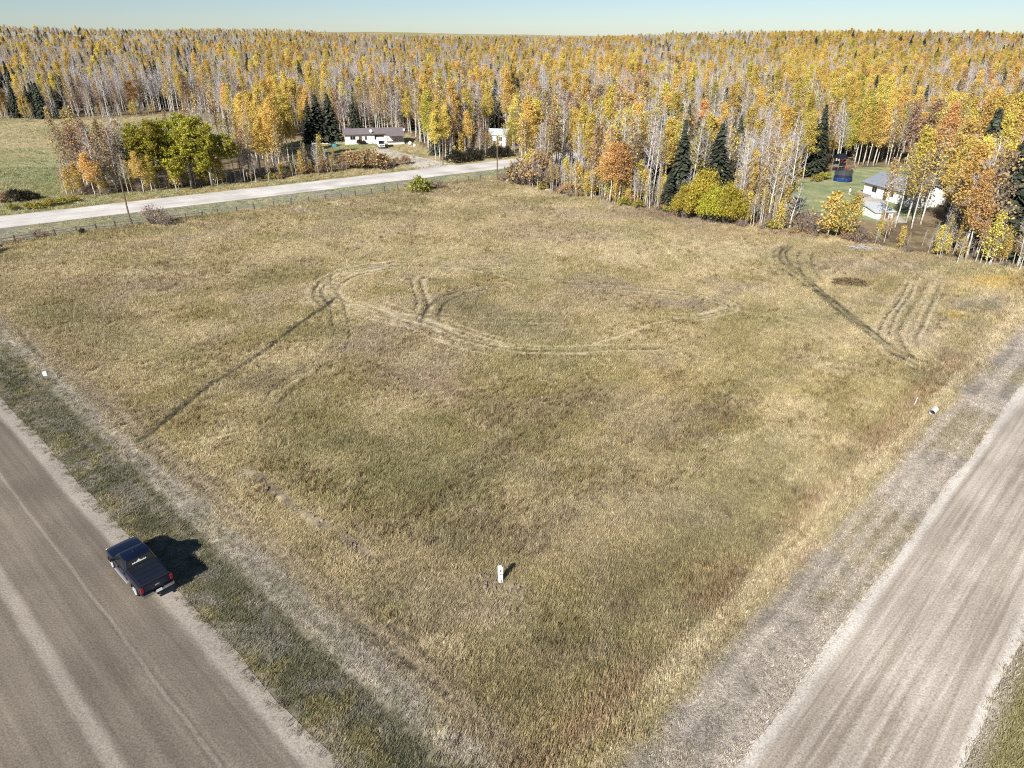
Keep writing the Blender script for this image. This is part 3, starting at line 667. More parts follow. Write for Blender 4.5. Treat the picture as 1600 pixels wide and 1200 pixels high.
keep &= RNG.random(len(pts)) > np.clip(d_ * 1.1 + s_ * .55 + p_ * .5, 0, .97)
vm = (dl(pts[:, 0], pts[:, 1]) < 5) | (dr(pts[:, 0], pts[:, 1]) < 4)
keep &= ~(vm & (RNG.random(len(pts)) < .12))
pts, cc, gh, p_ = pts[keep], cc[keep], gh[keep], p_[keep]
n = len(pts)
pz = terrain(pts[:, 0], pts[:, 1])
sc_ = np.minimum(pts[:, 2], 3.2) * .5 + .5
hs_ = np.clip(gh, .12, 1.5) * (.75 + .5 * RNG.random(n)) * np.clip(sc_, 1, 1.35)
rot = np.stack([(RNG.random(n) - .5) * .2, (RNG.random(n) - .5) * .2, RNG.random(n) * 6.283], 1)
lum = (.90 + .28 * RNG.random(n))[:, None]
flat_ = (p_ > .35) | (gh < .4)
wn_ = fbm(pts[:, 0], pts[:, 1], 5, 3, 99)
weed = (RNG.random(n) < sstep(.5, .68, wn_) * .22) & (gh > .6)
idx = np.where(flat_, 6 + RNG.integers(0, 3, n), RNG.integers(0, 6, n))
idx = np.where(weed, 9 + RNG.integers(0, 2, n), idx); hs_ = np.where(weed, np.clip(hs_, .5, 1.1), hs_)
cc = np.where(weed[:, None], cc * np.array([.72, .66, .64]), cc)
scatter('field_grass', np.stack([pts[:, 0], pts[:, 1], pz], 1), rot, np.stack([sc_, sc_, hs_], 1), idx, np.clip(cc * lum * 1.12, 0, .9), TUFTS, 'dry tan and olive grass covering the field')

# ------------------------------------------------------------------ trees
C_BARK = np.array((.56, .53, .47)); C_TWIG = np.array((.27, .235, .21)); C_TWIGP = np.array((.50, .465, .46))
LEAFC = dict(yellow=[(.80, .61, .16), (.76, .54, .13), (.84, .68, .26), (.62, .48, .13)],
             lime=[(.50, .46, .10), (.42, .40, .10), (.62, .54, .15), (.30, .31, .08)],
             orange=[(.74, .46, .18), (.70, .46, .19), (.78, .55, .26), (.54, .36, .17)],
             green=[(.34, .32, .05), (.42, .39, .06), (.21, .21, .04), (.54, .47, .08)],
             rust=[(.40, .29, .20), (.37, .275, .205), (.45, .335, .24), (.31, .24, .185)],
             bush=[(.60, .53, .07), (.52, .46, .07), (.68, .58, .11), (.38, .35, .06)],
             spruce=[(.068, .080, .056), (.082, .096, .068), (.050, .060, .044), (.105, .115, .082)])
def rand_unit(g, n):
    v = g.normal(size=(n, 3)); return v / np.linalg.norm(v, axis=1)[:, None]
def leaf_quads(mb, g, C, size, pal, low=0.0, mat=0):
    n = len(C)
    U = rand_unit(g, n); W = np.cross(U, rand_unit(g, n)); W /= np.linalg.norm(W, axis=1)[:, None] + 1e-9
    s = size * (.6 + .8 * g.random(n))[:, None] * .5
    pal = np.array(pal); c = pal[g.integers(0, len(pal), n)] * (.72 + .5 * g.random(n))[:, None]
    mb.quads(C, U * s, W * s * .8, c, mat)
def aspen(seed, h, cr, cb, pal, nleaf, lsize=.30, trunk_r=.15, bare=False, twig=3, lean=.03, shape=1.0, bark=C_BARK):
    g = np.random.default_rng(seed); T, Cn = MB(), MB()
    k = 9; t = np.linspace(0, 1, k)
    la = g.random() * 6.28
    ax = np.cumsum(g.normal(0, .07, k)) + np.cos(la) * lean * h * t; ay = np.cumsum(g.normal(0, .07, k)) + np.sin(la) * lean * h * t
    ax -= ax[0]; ay -= ay[0]
    P = np.stack([ax, ay, t * h - .15], 1)
    rr = trunk_r * (1 - t) ** .7 + .018
    rr[0] *= 1.3
    T.tube(P, rr, 6, bark)
    def at(f): return np.array([np.interp(f, t, P[:, i]) for i in range(3)])
    nb = int(15 + h * 1.3); ends = []
    for i in range(nb):
        f = cb + (1 - cb) * ((i + g.random()) / nb) * .97
        u = (f - cb) / (1 - cb)
        ln = cr * (math.sin(min(1, u * 1.15 + .18) * math.pi * .93) ** .75 * shape + .12) * (.65 + .55 * g.random())
        a = i * 2.4 + g.random() * .9; up = .35 + .75 * g.random() + .5 * u
        d = np.array([math.cos(a), math.sin(a), up]); d /= np.linalg.norm(d)
        b = at(f); m = b + d * ln * .55 + np.array([0, 0, -.04 * ln]); e = b + d * ln
        (Cn if bare else T).tube([b, m, e], [.035 + .012 * ln, .022, .008], 3, C_TWIGP if bare else C_TWIG * 1.2, cap=False)
        ends.append((b, m, e, ln))
        for _ in range(twig):
            s = b + (e - b) * (.3 + .65 * g.random()); dd = d + g.normal(0, .55, 3); dd[2] += .25; dd /= np.linalg.norm(dd)
            e2 = s + dd * ln * (.25 + .35 * g.random())
            (Cn if bare else T).tube([s, e2], [.024, .010], 3, C_TWIGP * (.8 + .4 * g.random()) if bare else C_TWIG, cap=False)
            if bare:
                for _ in range(2):
                    s3 = s + (e2 - s) * (.4 + .6 * g.random()); e3 = s3 + (dd + g.normal(0, .6, 3)) * ln * .22
                    Cn.tube([s3, e3], [.017, .008], 3, C_TWIGP * (.7 + .4 * g.random()), cap=False)
    if nleaf:
        per = max(3, nleaf // len(ends))
        for (b, m, e, ln) in ends:
            ncl = 3
            for q in range(ncl):
                c = b + (e - b) * (.35 + .75 * g.random()) + g.normal(0, .12 * ln, 3)
                sg = .20 + .16 * ln
                leaf_quads(Cn, g, c + g.normal(0, 1, (per // ncl, 3)) * np.array([sg, sg, sg * .8]), lsize, pal)
        leaf_quads(Cn, g, at(.99) + g.normal(0, .3, (per, 3)), lsize, pal)
    return T, Cn
def broad(seed, h, cr, pal, nleaf, lsize=.34, cb=.12, trunk_r=.22):
    """round, wide crown: forked limbs carrying leaf clumps over a lumpy shell"""
    g = np.random.default_rng(seed); T, Cn = MB(), MB()
    T.tube([(0, 0, -.2), (g.normal(0, .1), g.normal(0, .1), h * .3), (g.normal(0, .3), g.normal(0, .3), h * .6), (g.normal(0, .3), g.normal(0, .3), h * .9)], [trunk_r * 1.2, trunk_r, trunk_r * .6, .04], 7, C_BARK * .7)
    lobes = [(g.normal(0, cr * .42), g.normal(0, cr * .42), h * (.30 + .52 * (i + .5) / 9) * (.92 + .16 * g.random()), cr * (.36 + .26 * g.random())) for i in range(9)]
    for (lx, ly, lz, lr) in lobes:
        T.tube([(0, 0, lz * .4), (lx * .5, ly * .5, lz * .75), (lx, ly, lz)], [.08, .05, .02], 4, C_TWIG, cap=False)
        ncl = 16
        for i in range(ncl):
            d = rand_unit(g, 1)[0]; rad = .65 + .45 * g.random()
            c = np.array([lx, ly, lz]) + d * lr * rad * np.array([1, 1, 1.15])
            c[2] = max(c[2], h * .06)
            T.tube([(lx, ly, lz), c], [.02, .007], 3, C_TWIG, cap=False)
            sg = lr * (.13 + .12 * g.random())
            leaf_quads(Cn, g, c + g.normal(0, 1, (nleaf // (ncl * 9), 3)) * np.array([sg, sg, sg * .7]), lsize, pal)
    return T, Cn
def spruce(seed, h, r0, pal, dens=1.0):
    g = np.random.default_rng(seed); T, Cn = MB(), MB()
    T.tube([(0, 0, -.15), (0, 0, h * .5), (0, 0, h)], [.17, .1, .012], 6, (.16, .12, .09))
    nl = int(h * 2.6)
    C, U, W, K = [], [], [], []
    pal = np.array(pal)
    for i in range(nl):
        f = .05 + .95 * (i + .5 * g.random()) / nl
        R0_ = r0 * (1 - f) ** .82 * (.8 + .4 * g.random()) + .08
        for j in range(int((6 + 5 * (1 - f)) * dens)):
            a = g.random() * 6.283; rr = R0_ * (.75 + .4 * g.random())
            d = np.array([math.cos(a), math.sin(a), 0]); s = np.array([-d[1], d[0], 0])
            m = max(3, int(rr / .28))
            for q in range(m):
                u = (q + .6) / m
                c = d * rr * u; c[2] = f * h - rr * u * (.25 + .3 * u) + g.normal(0, .06)
                wq = .20 + .22 * (1 - u) + .06
                C.append(c); tl = g.normal(0, .35)
                U.append(d * rr / m * .75 + np.array([0, 0, -.12])); W.append((s * math.cos(tl) + np.array([0, 0, math.sin(tl)])) * wq * .7); K.append(pal[g.integers(0, len(pal))] * (.7 + .5 * g.random()))
    Cn.quads(np.array(C), np.array(U), np.array(W), np.array(K))
    return T, Cn
def shrub(seed, r, h, pal, nleaf, lsize=.22, twigc=C_TWIG, ntw=40):
    g = np.random.default_rng(seed); T, Cn = MB(), MB()
    for i in range(ntw):
        a = g.random() * 6.283; u = g.random() ** .6
        e = np.array([math.cos(a) * r * u, math.sin(a) * r * u, h * (1 - .55 * u * u) * (.7 + .35 * g.random())])
        b = np.array([math.cos(a) * r * .12, math.sin(a) * r * .12, -.1])
        m = b * .4 + e * .6 + np.array([0, 0, .12 * h])
        T.tube([b, m, e], [.028, .018, .007], 3, twigc * (.75 + .5 * g.random()), cap=False)
        for _ in range(3):
            s = m + (e - m) * g.random(); T.tube([s, s + g.normal(0, .2, 3) * r * .6 + np.array([0, 0, .1 * h])], [.012, .005], 3, twigc * (.8 + .5 * g.random()), cap=False)
        if nleaf:
            sg = r * .14
            leaf_quads(Cn, g, e + g.normal(0, 1, (max(2, nleaf // ntw), 3)) * np.array([sg, sg, sg * .8]) - np.array([0, 0, sg * .6]), lsize, pal)
    return T, Cn
VAR = {}      # kind -> list of (trunk mesh, crown mesh, height, joined source object)
def reg(kind, fn, h, leafmat=None):
    T, Cn = fn
    leafmat = leafmat or M_LEAF
    J = MB(); 
    for src, mi in ((T, 0), (Cn, 1)):
        if not src.v: continue
        V = np.concatenate(src.v); J.add(V, src.f, np.concatenate(src.c), mi)
    tm = T.mesh('trunk'); tm.materials.append(M_BARK); tm.shade_smooth()
    cm = Cn.mesh('crown') if Cn.v else None
    if cm: cm.materials.append(leafmat)
    VAR.setdefault(kind, []).append((tm, cm, h, source('%s_kind_%02d' % (kind, len(VAR.get(kind, []))), J, [M_BARK, leafmat])))
for i, h in enumerate((15, 16.5, 14, 17.5)): reg('yellow', aspen(100 + i, h, 2.0, .40, LEAFC['yellow'], 5600, .175), h)
for i, h in enumerate((14.5, 16, 13)): reg('lime', aspen(120 + i, h, 2.1, .32, LEAFC['lime'] + LEAFC['yellow'][:2], 5700, .175), h)
for i, h in enumerate((14, 15.5, 12.5)): reg('orange', aspen(140 + i, h, 2.1, .36, LEAFC['orange'] + LEAFC['yellow'][1:2], 5400, .175), h)
for i, h in enumerate((15, 16.5, 14, 17)): reg('bare', aspen(160 + i, h, 2.0, .34, None, 0, bare=True, twig=5, lean=.05), h, M_BARK)
for i, h in enumerate((15, 16.5, 14)): reg('thin', aspen(180 + i, h, 1.8, .42, LEAFC['yellow'] + LEAFC['rust'], 800, .21, twig=6, lean=.05), h)
for i, h in enumerate((11, 12.5)): reg('rust', aspen(200 + i, h, 2.0, .22, LEAFC['rust'] + LEAFC['orange'][:1], 1300, .2, .11, twig=6), h)
for i, h in enumerate((15, 13, 10, 16.5)): reg('spruce', spruce(220 + i, h, h * .175, LEAFC['spruce'], 1.5), h, M_NEEDLE)
for i, h in enumerate((14, 15, 13)): reg('poplar', broad(240 + i, h, 4.0, LEAFC['green'], 14000, .22, .10), h)
for i, h in enumerate((7, 6, 8)): reg('sapling', aspen(260 + i, h, 1.35, .16, LEAFC['lime'][:3] + LEAFC['yellow'], 1000, .19, .06, twig=5), h)
for i, h in enumerate((5.0, 4.2)): reg('bush', shrub(280 + i, 3.0, h, LEAFC['bush'], 9000, .15, ntw=55), h)
for i, h in enumerate((2.2, 2.6)): reg('orangeshrub', shrub(300 + i, 1.5, h, LEAFC['orange'] + LEAFC['rust'], 1500, .13), h)
for i, h in enumerate((2.4, 3.0, 1.8)): reg('bareshrub', shrub(320 + i, 1.7, h, LEAFC['rust'], 130, .16, C_TWIG * np.array([1.05, 1.0, .95]), ntw=70), h)
for i, h in enumerate((2.0, 2.4)): reg('greenshrub', shrub(340 + i, 1.5, h, LEAFC['green'] + LEAFC['lime'][2:], 900, .18), h)
for i, h in enumerate((3.0,)): reg('darkshrub', shrub(360 + i, 2.4, h, [(.05, .055, .035), (.08, .075, .05), (.06, .05, .045)], 1800, .2, C_TWIG * .6), h)
TREE_NAME = dict(yellow='yellow_aspen', lime='yellow_green_aspen', orange='orange_aspen', bare='bare_aspen', thin='sparse_aspen', rust='russet_tree', spruce='spruce_tree', poplar='green_poplar', sapling='young_aspen', bush='willow_bush', orangeshrub='orange_shrub', bareshrub='bare_shrub', greenshrub='green_shrub', darkshrub='dark_shrub')
USED = []
def plant(kind, p, h=None, label=None, cat='tree', group=None, v=None, wide=1.0):
    L_ = VAR[kind]; tm, cm, vh, _ = L_[R.randrange(len(L_)) if v is None else v]
    o = thing(TREE_NAME[kind], label, cat, (float(p[0]), float(p[1]), tz(p) - .02), R.random() * 6.283, group)
    s = (h / vh) if h else .74 + .38 * R.random()
    o.scale = (s * wide, s * wide, s)
    a = bpy.data.objects.new('trunk' if cat == 'tree' else 'stems', tm); COL.objects.link(a); a.parent = o
    if cm:
        b = bpy.data.objects.new('crown' if cat == 'tree' else 'foliage', cm); COL.objects.link(b); b.parent = o
    USED.append((p[0], p[1]))
    return o
def plant_px(kind, bx, by, top, label, cat='tree', group=None, v=None, wide=1.0):
    p = G(bx, by); return plant(kind, p, max(.6, hgt(bx, top, p[1])), label, cat, group, v, wide)

# hand-placed trees that the photograph lets one tell apart
GRP_P = 'green poplars across the white gravel road'
for (bx, by, top, wd) in ((300, 293, 179, 1.12), (262, 291, 180, 1.1), (332, 291, 184, 1.05), (236, 288, 190, .9), (282, 286, 176, 1.1)):
    plant_px('poplar', bx, by, top, 'leafy green poplar with a broad crown across the white gravel road', 'tree', GRP_P, wide=wd)
for (bx, by, top, v) in ((500, 222, 148, 0), (518, 221, 146, 1), (487, 224, 156, 3)):
    plant_px('spruce', bx, by, top, 'tall dark spruce standing at the end of the white bungalow', 'tree', 'spruces beside the white bungalow', v, 1.7)
for (bx, by, top, wd) in ((1058, 322, 188, 1.15), (1112, 330, 192, 1.45)):
    plant_px('spruce', bx, by, top, 'big dark spruce at the field edge behind the bright yellow bush', 'tree', 'spruces at the field edge', None, wd)
plant_px('spruce', 1042, 328, 268, 'short grey green spruce beside the bright yellow bush', 'tree', None, 2, 1.6)
for (bx, by, top, wd) in ((1070, 341, 290, .72), (1096, 343, 266, .62), (1112, 349, 292, .70), (1134, 351, 288, .66)):
    plant_px('bush', bx, by, top, 'dense bright yellow willow bush at the field edge', 'bush', 'yellow willow clump at the field edge', None, wd)
for q_ in ((1398, 356, 228), (1438, 352, 206), (1380, 354, 250), (1424, 358, 240)): plant_px('thin', *q_, 'thin half bare aspen screening the front of the white lawn house', 'tree', 'thin aspens screening the lawn house', None, 1.0)
plant_px('lime', 1416, 348, 205, 'slender pale yellow aspen rising before the white house by the lawn', 'tree', None, 1, 1.1)
plant_px('orange', 1476, 330, 190, 'large soft orange aspen at the far end of the white house', 'tree', None, 1, 1.3)
for q_ in ((1552, 398, 190, 1.2), (1588, 404, 236, 1.3), (1515, 330, 168, 1.2), (1566, 372, 160, 1.1)): plant_px('spruce', q_[0], q_[1], q_[2], 'dark spruce in the thick wood near the pale gravel road', 'tree', 'dark spruces near the pale gravel road', None, q_[3])
for (bx, by, top) in ((1292, 372, 302), (1322, 376, 304), (1306, 371, 318)):
    plant_px('sapling', bx, by, top, 'young yellow green aspen in front of the lawn', 'tree', 'young aspens in front of the lawn', None, 1.2)
plant_px('bare', 1232, 361, 290, 'leafless pale tree with wide side branches in front of the lawn', 'tree', None, 2, 1.7)
for (bx, by, top) in ((688, 251, 160), (697, 250, 166), (681, 252, 178)):
    plant_px('yellow', bx, by, top, 'bright golden aspen standing beside the driveway mouth', 'tree', 'golden aspens at the driveway mouth', None, 1.05)
for (bx, by, top) in ((800, 240, 172), (820, 238, 178), (812, 240, 190)):
    plant_px('lime', bx, by, top, 'full yellow aspen beside the small white house', 'tree', 'yellow aspens by the small white house', None, 1.5)
for (bx, by, top) in ((953, 316, 224), (966, 318, 226), (944, 312, 232)):
    plant_px('orange', bx, by, top, 'deep orange aspen standing out at the field edge', 'tree', 'orange aspens at the field edge', None, 1.3)
for (bx, by, top) in ((1008, 320, 180), (1018, 321, 178), (979, 314, 192), (901, 300, 200), (888, 299, 250)):
    plant_px('bare', bx, by, top, 'tall white stemmed leafless aspen at the very edge of the field', 'tree', 'white bare aspens at the field edge', None, .9)
for (bx, by, top) in ((1210, 350, 205), (1222, 352, 190), (1198, 352, 215), (1153, 346, 200)):
    plant_px('bare', bx, by, top, 'tall white stemmed leafless aspen leaning beside the lawn opening', 'tree', 'white aspens by the lawn opening', None, .9)
for (bx, by, top, k) in ((126, 300, 255, 'orange'), (150, 307, 240, 'orange'), (226, 302, 238, 'orange'), (118, 297, 262, 'orange'), (238, 300, 246, 'yellow')):
    plant_px(k, bx, by, top, 'small orange leaved aspen across the white gravel road', 'tree', 'orange aspens across the white gravel road', None, 1.2)
for (bx, by, top) in ((452, 252, 150), (440, 266, 152), (428, 262, 158), (458, 250, 165)):
    plant_px('yellow', bx, by, top, 'tall yellow aspen at the end of the roadside clump', 'tree', 'tall yellow aspens in the roadside clump', None, .95)

for q_ in ((762, 243, 196), (751, 244, 188)): plant_px('rust', *q_, 'russet half bare tree standing before the small white house', 'tree', 'russet trees before the small white house', None, 1.0)
# clearings: houses, yard
KEEPOUT = [(-45, 236, 15), (-60, 228, 9), (-72, 232, 8), (-5, 233, 6), (82, 150, 10), (72, 134, 6), (92, 158, 8), (80, 167, 4), (84, 181, 5)]
def free(x, y, rad=1.6):
    for (a, b, r) in KEEPOUT:
        if (x - a) ** 2 + (y - b) ** 2 < r * r: return False
    return True
DP = smooth([G(*q) for q in [(705, 268), (668, 256), (635, 247), (612, 240), (598, 235), (585, 232)]], 1.0)
def mixof(px, py):
    if py < 168 and px < 400: return [('bare', 6), ('thin', 2), ('yellow', 1.0), ('spruce', 2.6), ('rust', 1)]
    if px < 110 and py > 210: return [('bare', 4), ('rust', 4), ('thin', 2)]
    if px < 110: return [('bare', 5), ('rust', 1.5), ('yellow', 1.2), ('spruce', 2.6)]
    if px < 230: return [('bare', 6), ('rust', 3), ('orange', .5), ('thin', 2.5)]
    if px < 400: return [('bare', 7), ('rust', 3), ('thin', 1.5), ('orange', .3), ('yellow', .3)]
    if px < 480: return [('yellow', 2.5), ('thin', 3), ('bare', 4), ('rust', 1.2), ('spruce', .8)]
    if px < 650: return [('bare', 5), ('thin', 3), ('rust', 2.5), ('yellow', 1.0), ('orange', .5), ('spruce', 1.2)]
    if px < 835: return [('bare', 4), ('thin', 2.5), ('yellow', 1.6), ('rust', 2.2), ('spruce', 1.2), ('lime', .8), ('orange', .8)]
    if px < 930: return [('bare', 6), ('thin', 2), ('rust', 1.2), ('orange', .7), ('yellow', 1.6)]
    if px < 1000: return [('orange', 2.5), ('yellow', 2.2), ('bare', 4), ('thin', 2)]
    if px < 1200: return [('bare', 8), ('yellow', 1.5), ('thin', 2.5), ('spruce', 2.0), ('lime', 1.0), ('orange', .7)]
    if px < 1400: return [('yellow', 3.6), ('lime', 3.0), ('orange', .9), ('bare', 3.0), ('thin', 1.4), ('spruce', 1.4)]
    return [('yellow', 2.2), ('orange', 2.4), ('thin', 2.6), ('bare', 4.2), ('spruce', 2.6), ('lime', .7), ('rust', .8)]
def pick(px, py, x=None, y=None):
    m = mixof(px, py)
    if x is not None:      # alike trees grow in clones: tilt the mix by slow noise
        q = float(vnoise(x, y, 26, 7)); u = float(vnoise(x, y, 19, 9))
        f = dict(bare=.25 + 2.6 * max(0, q - .25), thin=.4 + 1.2 * q, rust=.3 + 1.4 * q, yellow=.2 + 2.4 * (1 - q), lime=.1 + 3.5 * max(0, (1 - q) * u - .1), orange=.1 + 3 * max(0, (1 - q) * (1 - u) - .1), spruce=.25 + 3.2 * max(0, u - .5))
        e = dict(bare=1.5, spruce=1.7) if py < 215 else {}
        m = [(k, w_ * f[k] * e.get(k, 1.0)) for k, w_ in m]
    t = R.random() * sum(b for _, b in m)
    for k, b in m:
        t -= b
        if t <= 0: return k
    return m[0][0]
cand = []
st = 3.0
for gx in np.arange(-330, 300, st):
    for gy in np.arange(84, 420, st):
        cand.append((gx + (R.random() - .5) * st * .95, gy + (R.random() - .5) * st * .95))
cand = np.array(cand)
cpx, cpy = PX(cand[:, 0], cand[:, 1])
ok = (woods(cand[:, 0], cand[:, 1]) > .5) & (cpx > -260) & (cpx < 1860)
ok &= np.array([free(x, y) for x, y in cand])
ok &= ~((cpx > 205) & (cpx < 362) & (cpy > 262) & (cpy < 300)) & ~((cpx > 1030) & (cpx < 1150) & (cpy > 312)) & ~((cpx > 735) & (cpx < 800) & (cpy > 226) & (cpy < 260))
ok &= ~((cpx > 1226) & (cpx < 1468) & (cpy > 296))
U_ = np.array(USED)
ok &= np.min((cand[:, None, 0] - U_[None, :, 0]) ** 2 + (cand[:, None, 1] - U_[None, :, 1]) ** 2, 1) > 2.2
ok &= np.min((cand[:, None, 0] - DP[None, :, 0]) ** 2 + (cand[:, None, 1] - DP[None, :, 1]) ** 2, 1) > 36
dist = cand[:, 1]
ok &= vnoise(cand[:, 0], cand[:, 1], 9, 15) > .17
ok &= (RNG.random(len(cand)) < np.where(dist < 190, 1.0, np.where(dist < 260, .8, .55)))
cand, cpx, cpy = cand[ok], cpx[ok], cpy[ok]
# depth behind the front of the wood, stepping towards the camera
front = np.full(len(cand), 99.0)
for s in np.arange(30, 0, -1.0):
    rr = np.hypot(cand[:, 0], cand[:, 1]); q = cand * (1 - s / rr)[:, None]
    front = np.where(woods(q[:, 0], q[:, 1]) < .5, np.minimum(front, s), front)
vis = front + cand[:, 1] * .035 + np.where((cpx < 0) | (cpx > 1600), 60, 0)
order = np.argsort(vis)
NIND = 232
KD = dict(yellow='slender yellow leaved aspen', lime='yellow green leaved aspen', orange='orange leaved aspen', bare='leafless grey white aspen', thin='sparse half bare aspen', rust='russet half bare tree', spruce='dark green spruce')
MARKS = [(125, 'past the small orange aspens across the white road'), (205, 'beside the green poplars across the white road'), (300, 'behind the green poplars'), (390, 'between the green poplars and the tall yellow aspens'), (445, 'among the tall yellow aspens of the roadside clump'),
         (500, 'behind the spruces by the bungalow'), (560, 'behind the bungalow chimney end'), (615, 'behind the bungalow porch'), (690, 'around the golden aspens at the driveway'), (740, 'between the driveway and the small house'), (790, 'around the small white house'),
         (850, 'behind the bare shrubs at the field corner'), (900, 'above the felled logs at the field corner'), (955, 'around the deep orange aspens'), (1012, 'around the tall white stemmed aspens'), (1060, 'behind the two big spruces'), (1110, 'behind the bright yellow willow bush'), (1170, 'between the willow bush and the lawn opening'),
         (1225, 'at the near side of the lawn'), (1300, 'behind the play tower'), (1360, 'behind the white lawn house'), (1430, 'around the garage'), (1490, 'past the garage at the field edge'), (1540, 'in the thicket past the brush pile'), (1600, 'in the thicket by the pale gravel road')]
def where(px, py, x, y):
    if px < 400 and not inpoly(np.array([px]), np.array([py]), CLUMP)[0]: return 'at the back of the far meadow'
    return min(MARKS, key=lambda m: abs(m[0] - px))[1]
far_p = []
for rank, i in enumerate(order):
    x, y = cand[i]; k = pick(cpx[i], cpy[i], x, y)
    if rank < NIND:
        hh = 9.5 + 5 * R.random() + 4.5 * float(vnoise(x, y, 17, 23))
        z_ = ('tall ' if hh > 15 else ('short ' if hh < 12.5 else 'middling ')) + KD[k] + ' ' + where(cpx[i], cpy[i], x, y)
        plant(k, (x, y), hh, z_, 'tree', z_.replace('aspen', 'aspens', 1).replace('bare tree', 'bare trees', 1).replace('green spruce', 'green spruces', 1), None, .85 + .35 * R.random())
    else: far_p.append((x, y, k))
# the rest of the woods, to the horizon
def ring(y0, y1, spacing):
    yy_ = np.arange(y0, y1, spacing)
    for yv in yy_:
        hw = (yv * CP + 14) * .80 + 40
        for xv in np.arange(-hw, hw, spacing):
            far_p_xy.append((xv + (R.random() - .5) * spacing, yv + (R.random() - .5) * spacing))
far_p_xy = []
ring(418, 640, 6.0); ring(640, 1100, 10.0); ring(1100, 2000, 17.0); ring(2000, 4200, 34.0)
fx = np.array(far_p_xy); k = (woods(fx[:, 0], fx[:, 1]) > .5) & (vnoise(fx[:, 0], fx[:, 1], 38, 27) > .2); fx = fx[k]
fpx, fpy = PX(fx[:, 0], fx[:, 1])
for (x, y), a, b in zip(fx, fpx, fpy): far_p.append((x, y, pick(a, b, x, y)))
kinds = ['yellow', 'lime', 'orange', 'bare', 'thin', 'rust', 'spruce']
srcs = []; base = {}
for kd in kinds: base[kd] = len(srcs); srcs += [v[3] for v in VAR[kd]]
nm = sorted(range(len(srcs)), key=lambda i: srcs[i].name); remap = {old: new for new, old in enumerate(nm)}
fp = np.array([(a, b) for a, b, _ in far_p]); n = len(fp)
ix = np.array([remap[base[kd] + R.randrange(len(VAR[kd]))] for _, _, kd in far_p])
s = .50 + .42 * RNG.random(n) + .45 * vnoise(fp[:, 0], fp[:, 1], 24, 23); wdx = s * np.where(fp[:, 1] > 1000, 1.9, np.where(fp[:, 1] > 600, 1.35, 1.0))
scatter('forest', np.stack([fp[:, 0], fp[:, 1], terrain(fp[:, 0], fp[:, 1]) - .05], 1), np.stack([np.zeros(n), np.zeros(n), RNG.random(n) * 6.283], 1), np.stack([wdx, wdx, s], 1), ix, None, srcs, 'mass of autumn aspen and spruce woods reaching to the horizon')
# undergrowth of low twiggy shrubs along the wood edges
ug = []
for (pl, n_, sp) in (([(818, 286), (870, 299), (1000, 322), (1045, 330), (1160, 352), (1230, 360), (1300, 372), (1400, 391), (1500, 407), (1600, 418), (1660, 425)], 620, 6.0),
                 ([(100, 304), (210, 300), (300, 293), (380, 286), (440, 278), (520, 268)], 150, 4.0), ([(690, 250), (720, 250), (760, 245), (830, 239)], 60, 4.0), ([(0, 186), (100, 187), (180, 185), (250, 178)], 60, 5)):
    P = smooth([G(*q) for q in pl], .5)
    for _ in range(n_):
        c = P[R.randrange(len(P))]; rr = np.linalg.norm(c)
        q = c * (1 + (R.random() ** 1.3 * sp * 1.6 - .8) / rr) + np.array([R.gauss(0, .8), R.gauss(0, .8)])
        ug.append(q)
ug = np.array(ug); ug = ug[np.array([free(x, y) for x, y in ug])]
upx, upy = PX(ug[:, 0], ug[:, 1]); ug = ug[~inpoly(upx, upy, LAWN)]; upx, _ = PX(ug[:, 0], ug[:, 1])
usrc = [v[3] for kd in ('bareshrub', 'greenshrub', 'orangeshrub', 'sapling', 'bare', 'thin') for v in VAR[kd]]
usrc2 = sorted(usrc, key=lambda o: o.name)
k = ~((upx > 1226) & (upx < 1470) & (RNG.random(len(ug)) < .55)); ug, upx = ug[k], upx[k]
n = len(ug); wts = [2.2 if 'bareshrub' in o.name else (.5 if 'orange' in o.name else (2.6 if 'bare_' in o.name or 'thin_' in o.name else (2.2 if 'sapling' in o.name else .5))) for o in usrc2]
ix = np.array(R.choices(range(len(usrc2)), wts, k=n)); low = np.array([i for i, o in enumerate(usrc2) if 'shrub' in o.name]); ix = np.where((upx > 1226) & (upx < 1345), low[RNG.integers(0, len(low), n)], ix); s = (.35 + .6 * RNG.random(n)) * np.array([{'bare_': .55, 'thin_': .5, 'sapli': 1.15}.get(usrc2[i].name[:5], 1.0) for i in ix]) * np.where((upx > 1226) & (upx < 1470), .75, 1.0)
scatter('undergrowth', np.stack([ug[:, 0], ug[:, 1], terrain(ug[:, 0], ug[:, 1]) - .03], 1), np.stack([np.zeros(n), np.zeros(n), RNG.random(n) * 6.28], 1), np.stack([s, s, s], 1), ix, None, usrc2, 'brown twiggy undergrowth along the edges of the woods')
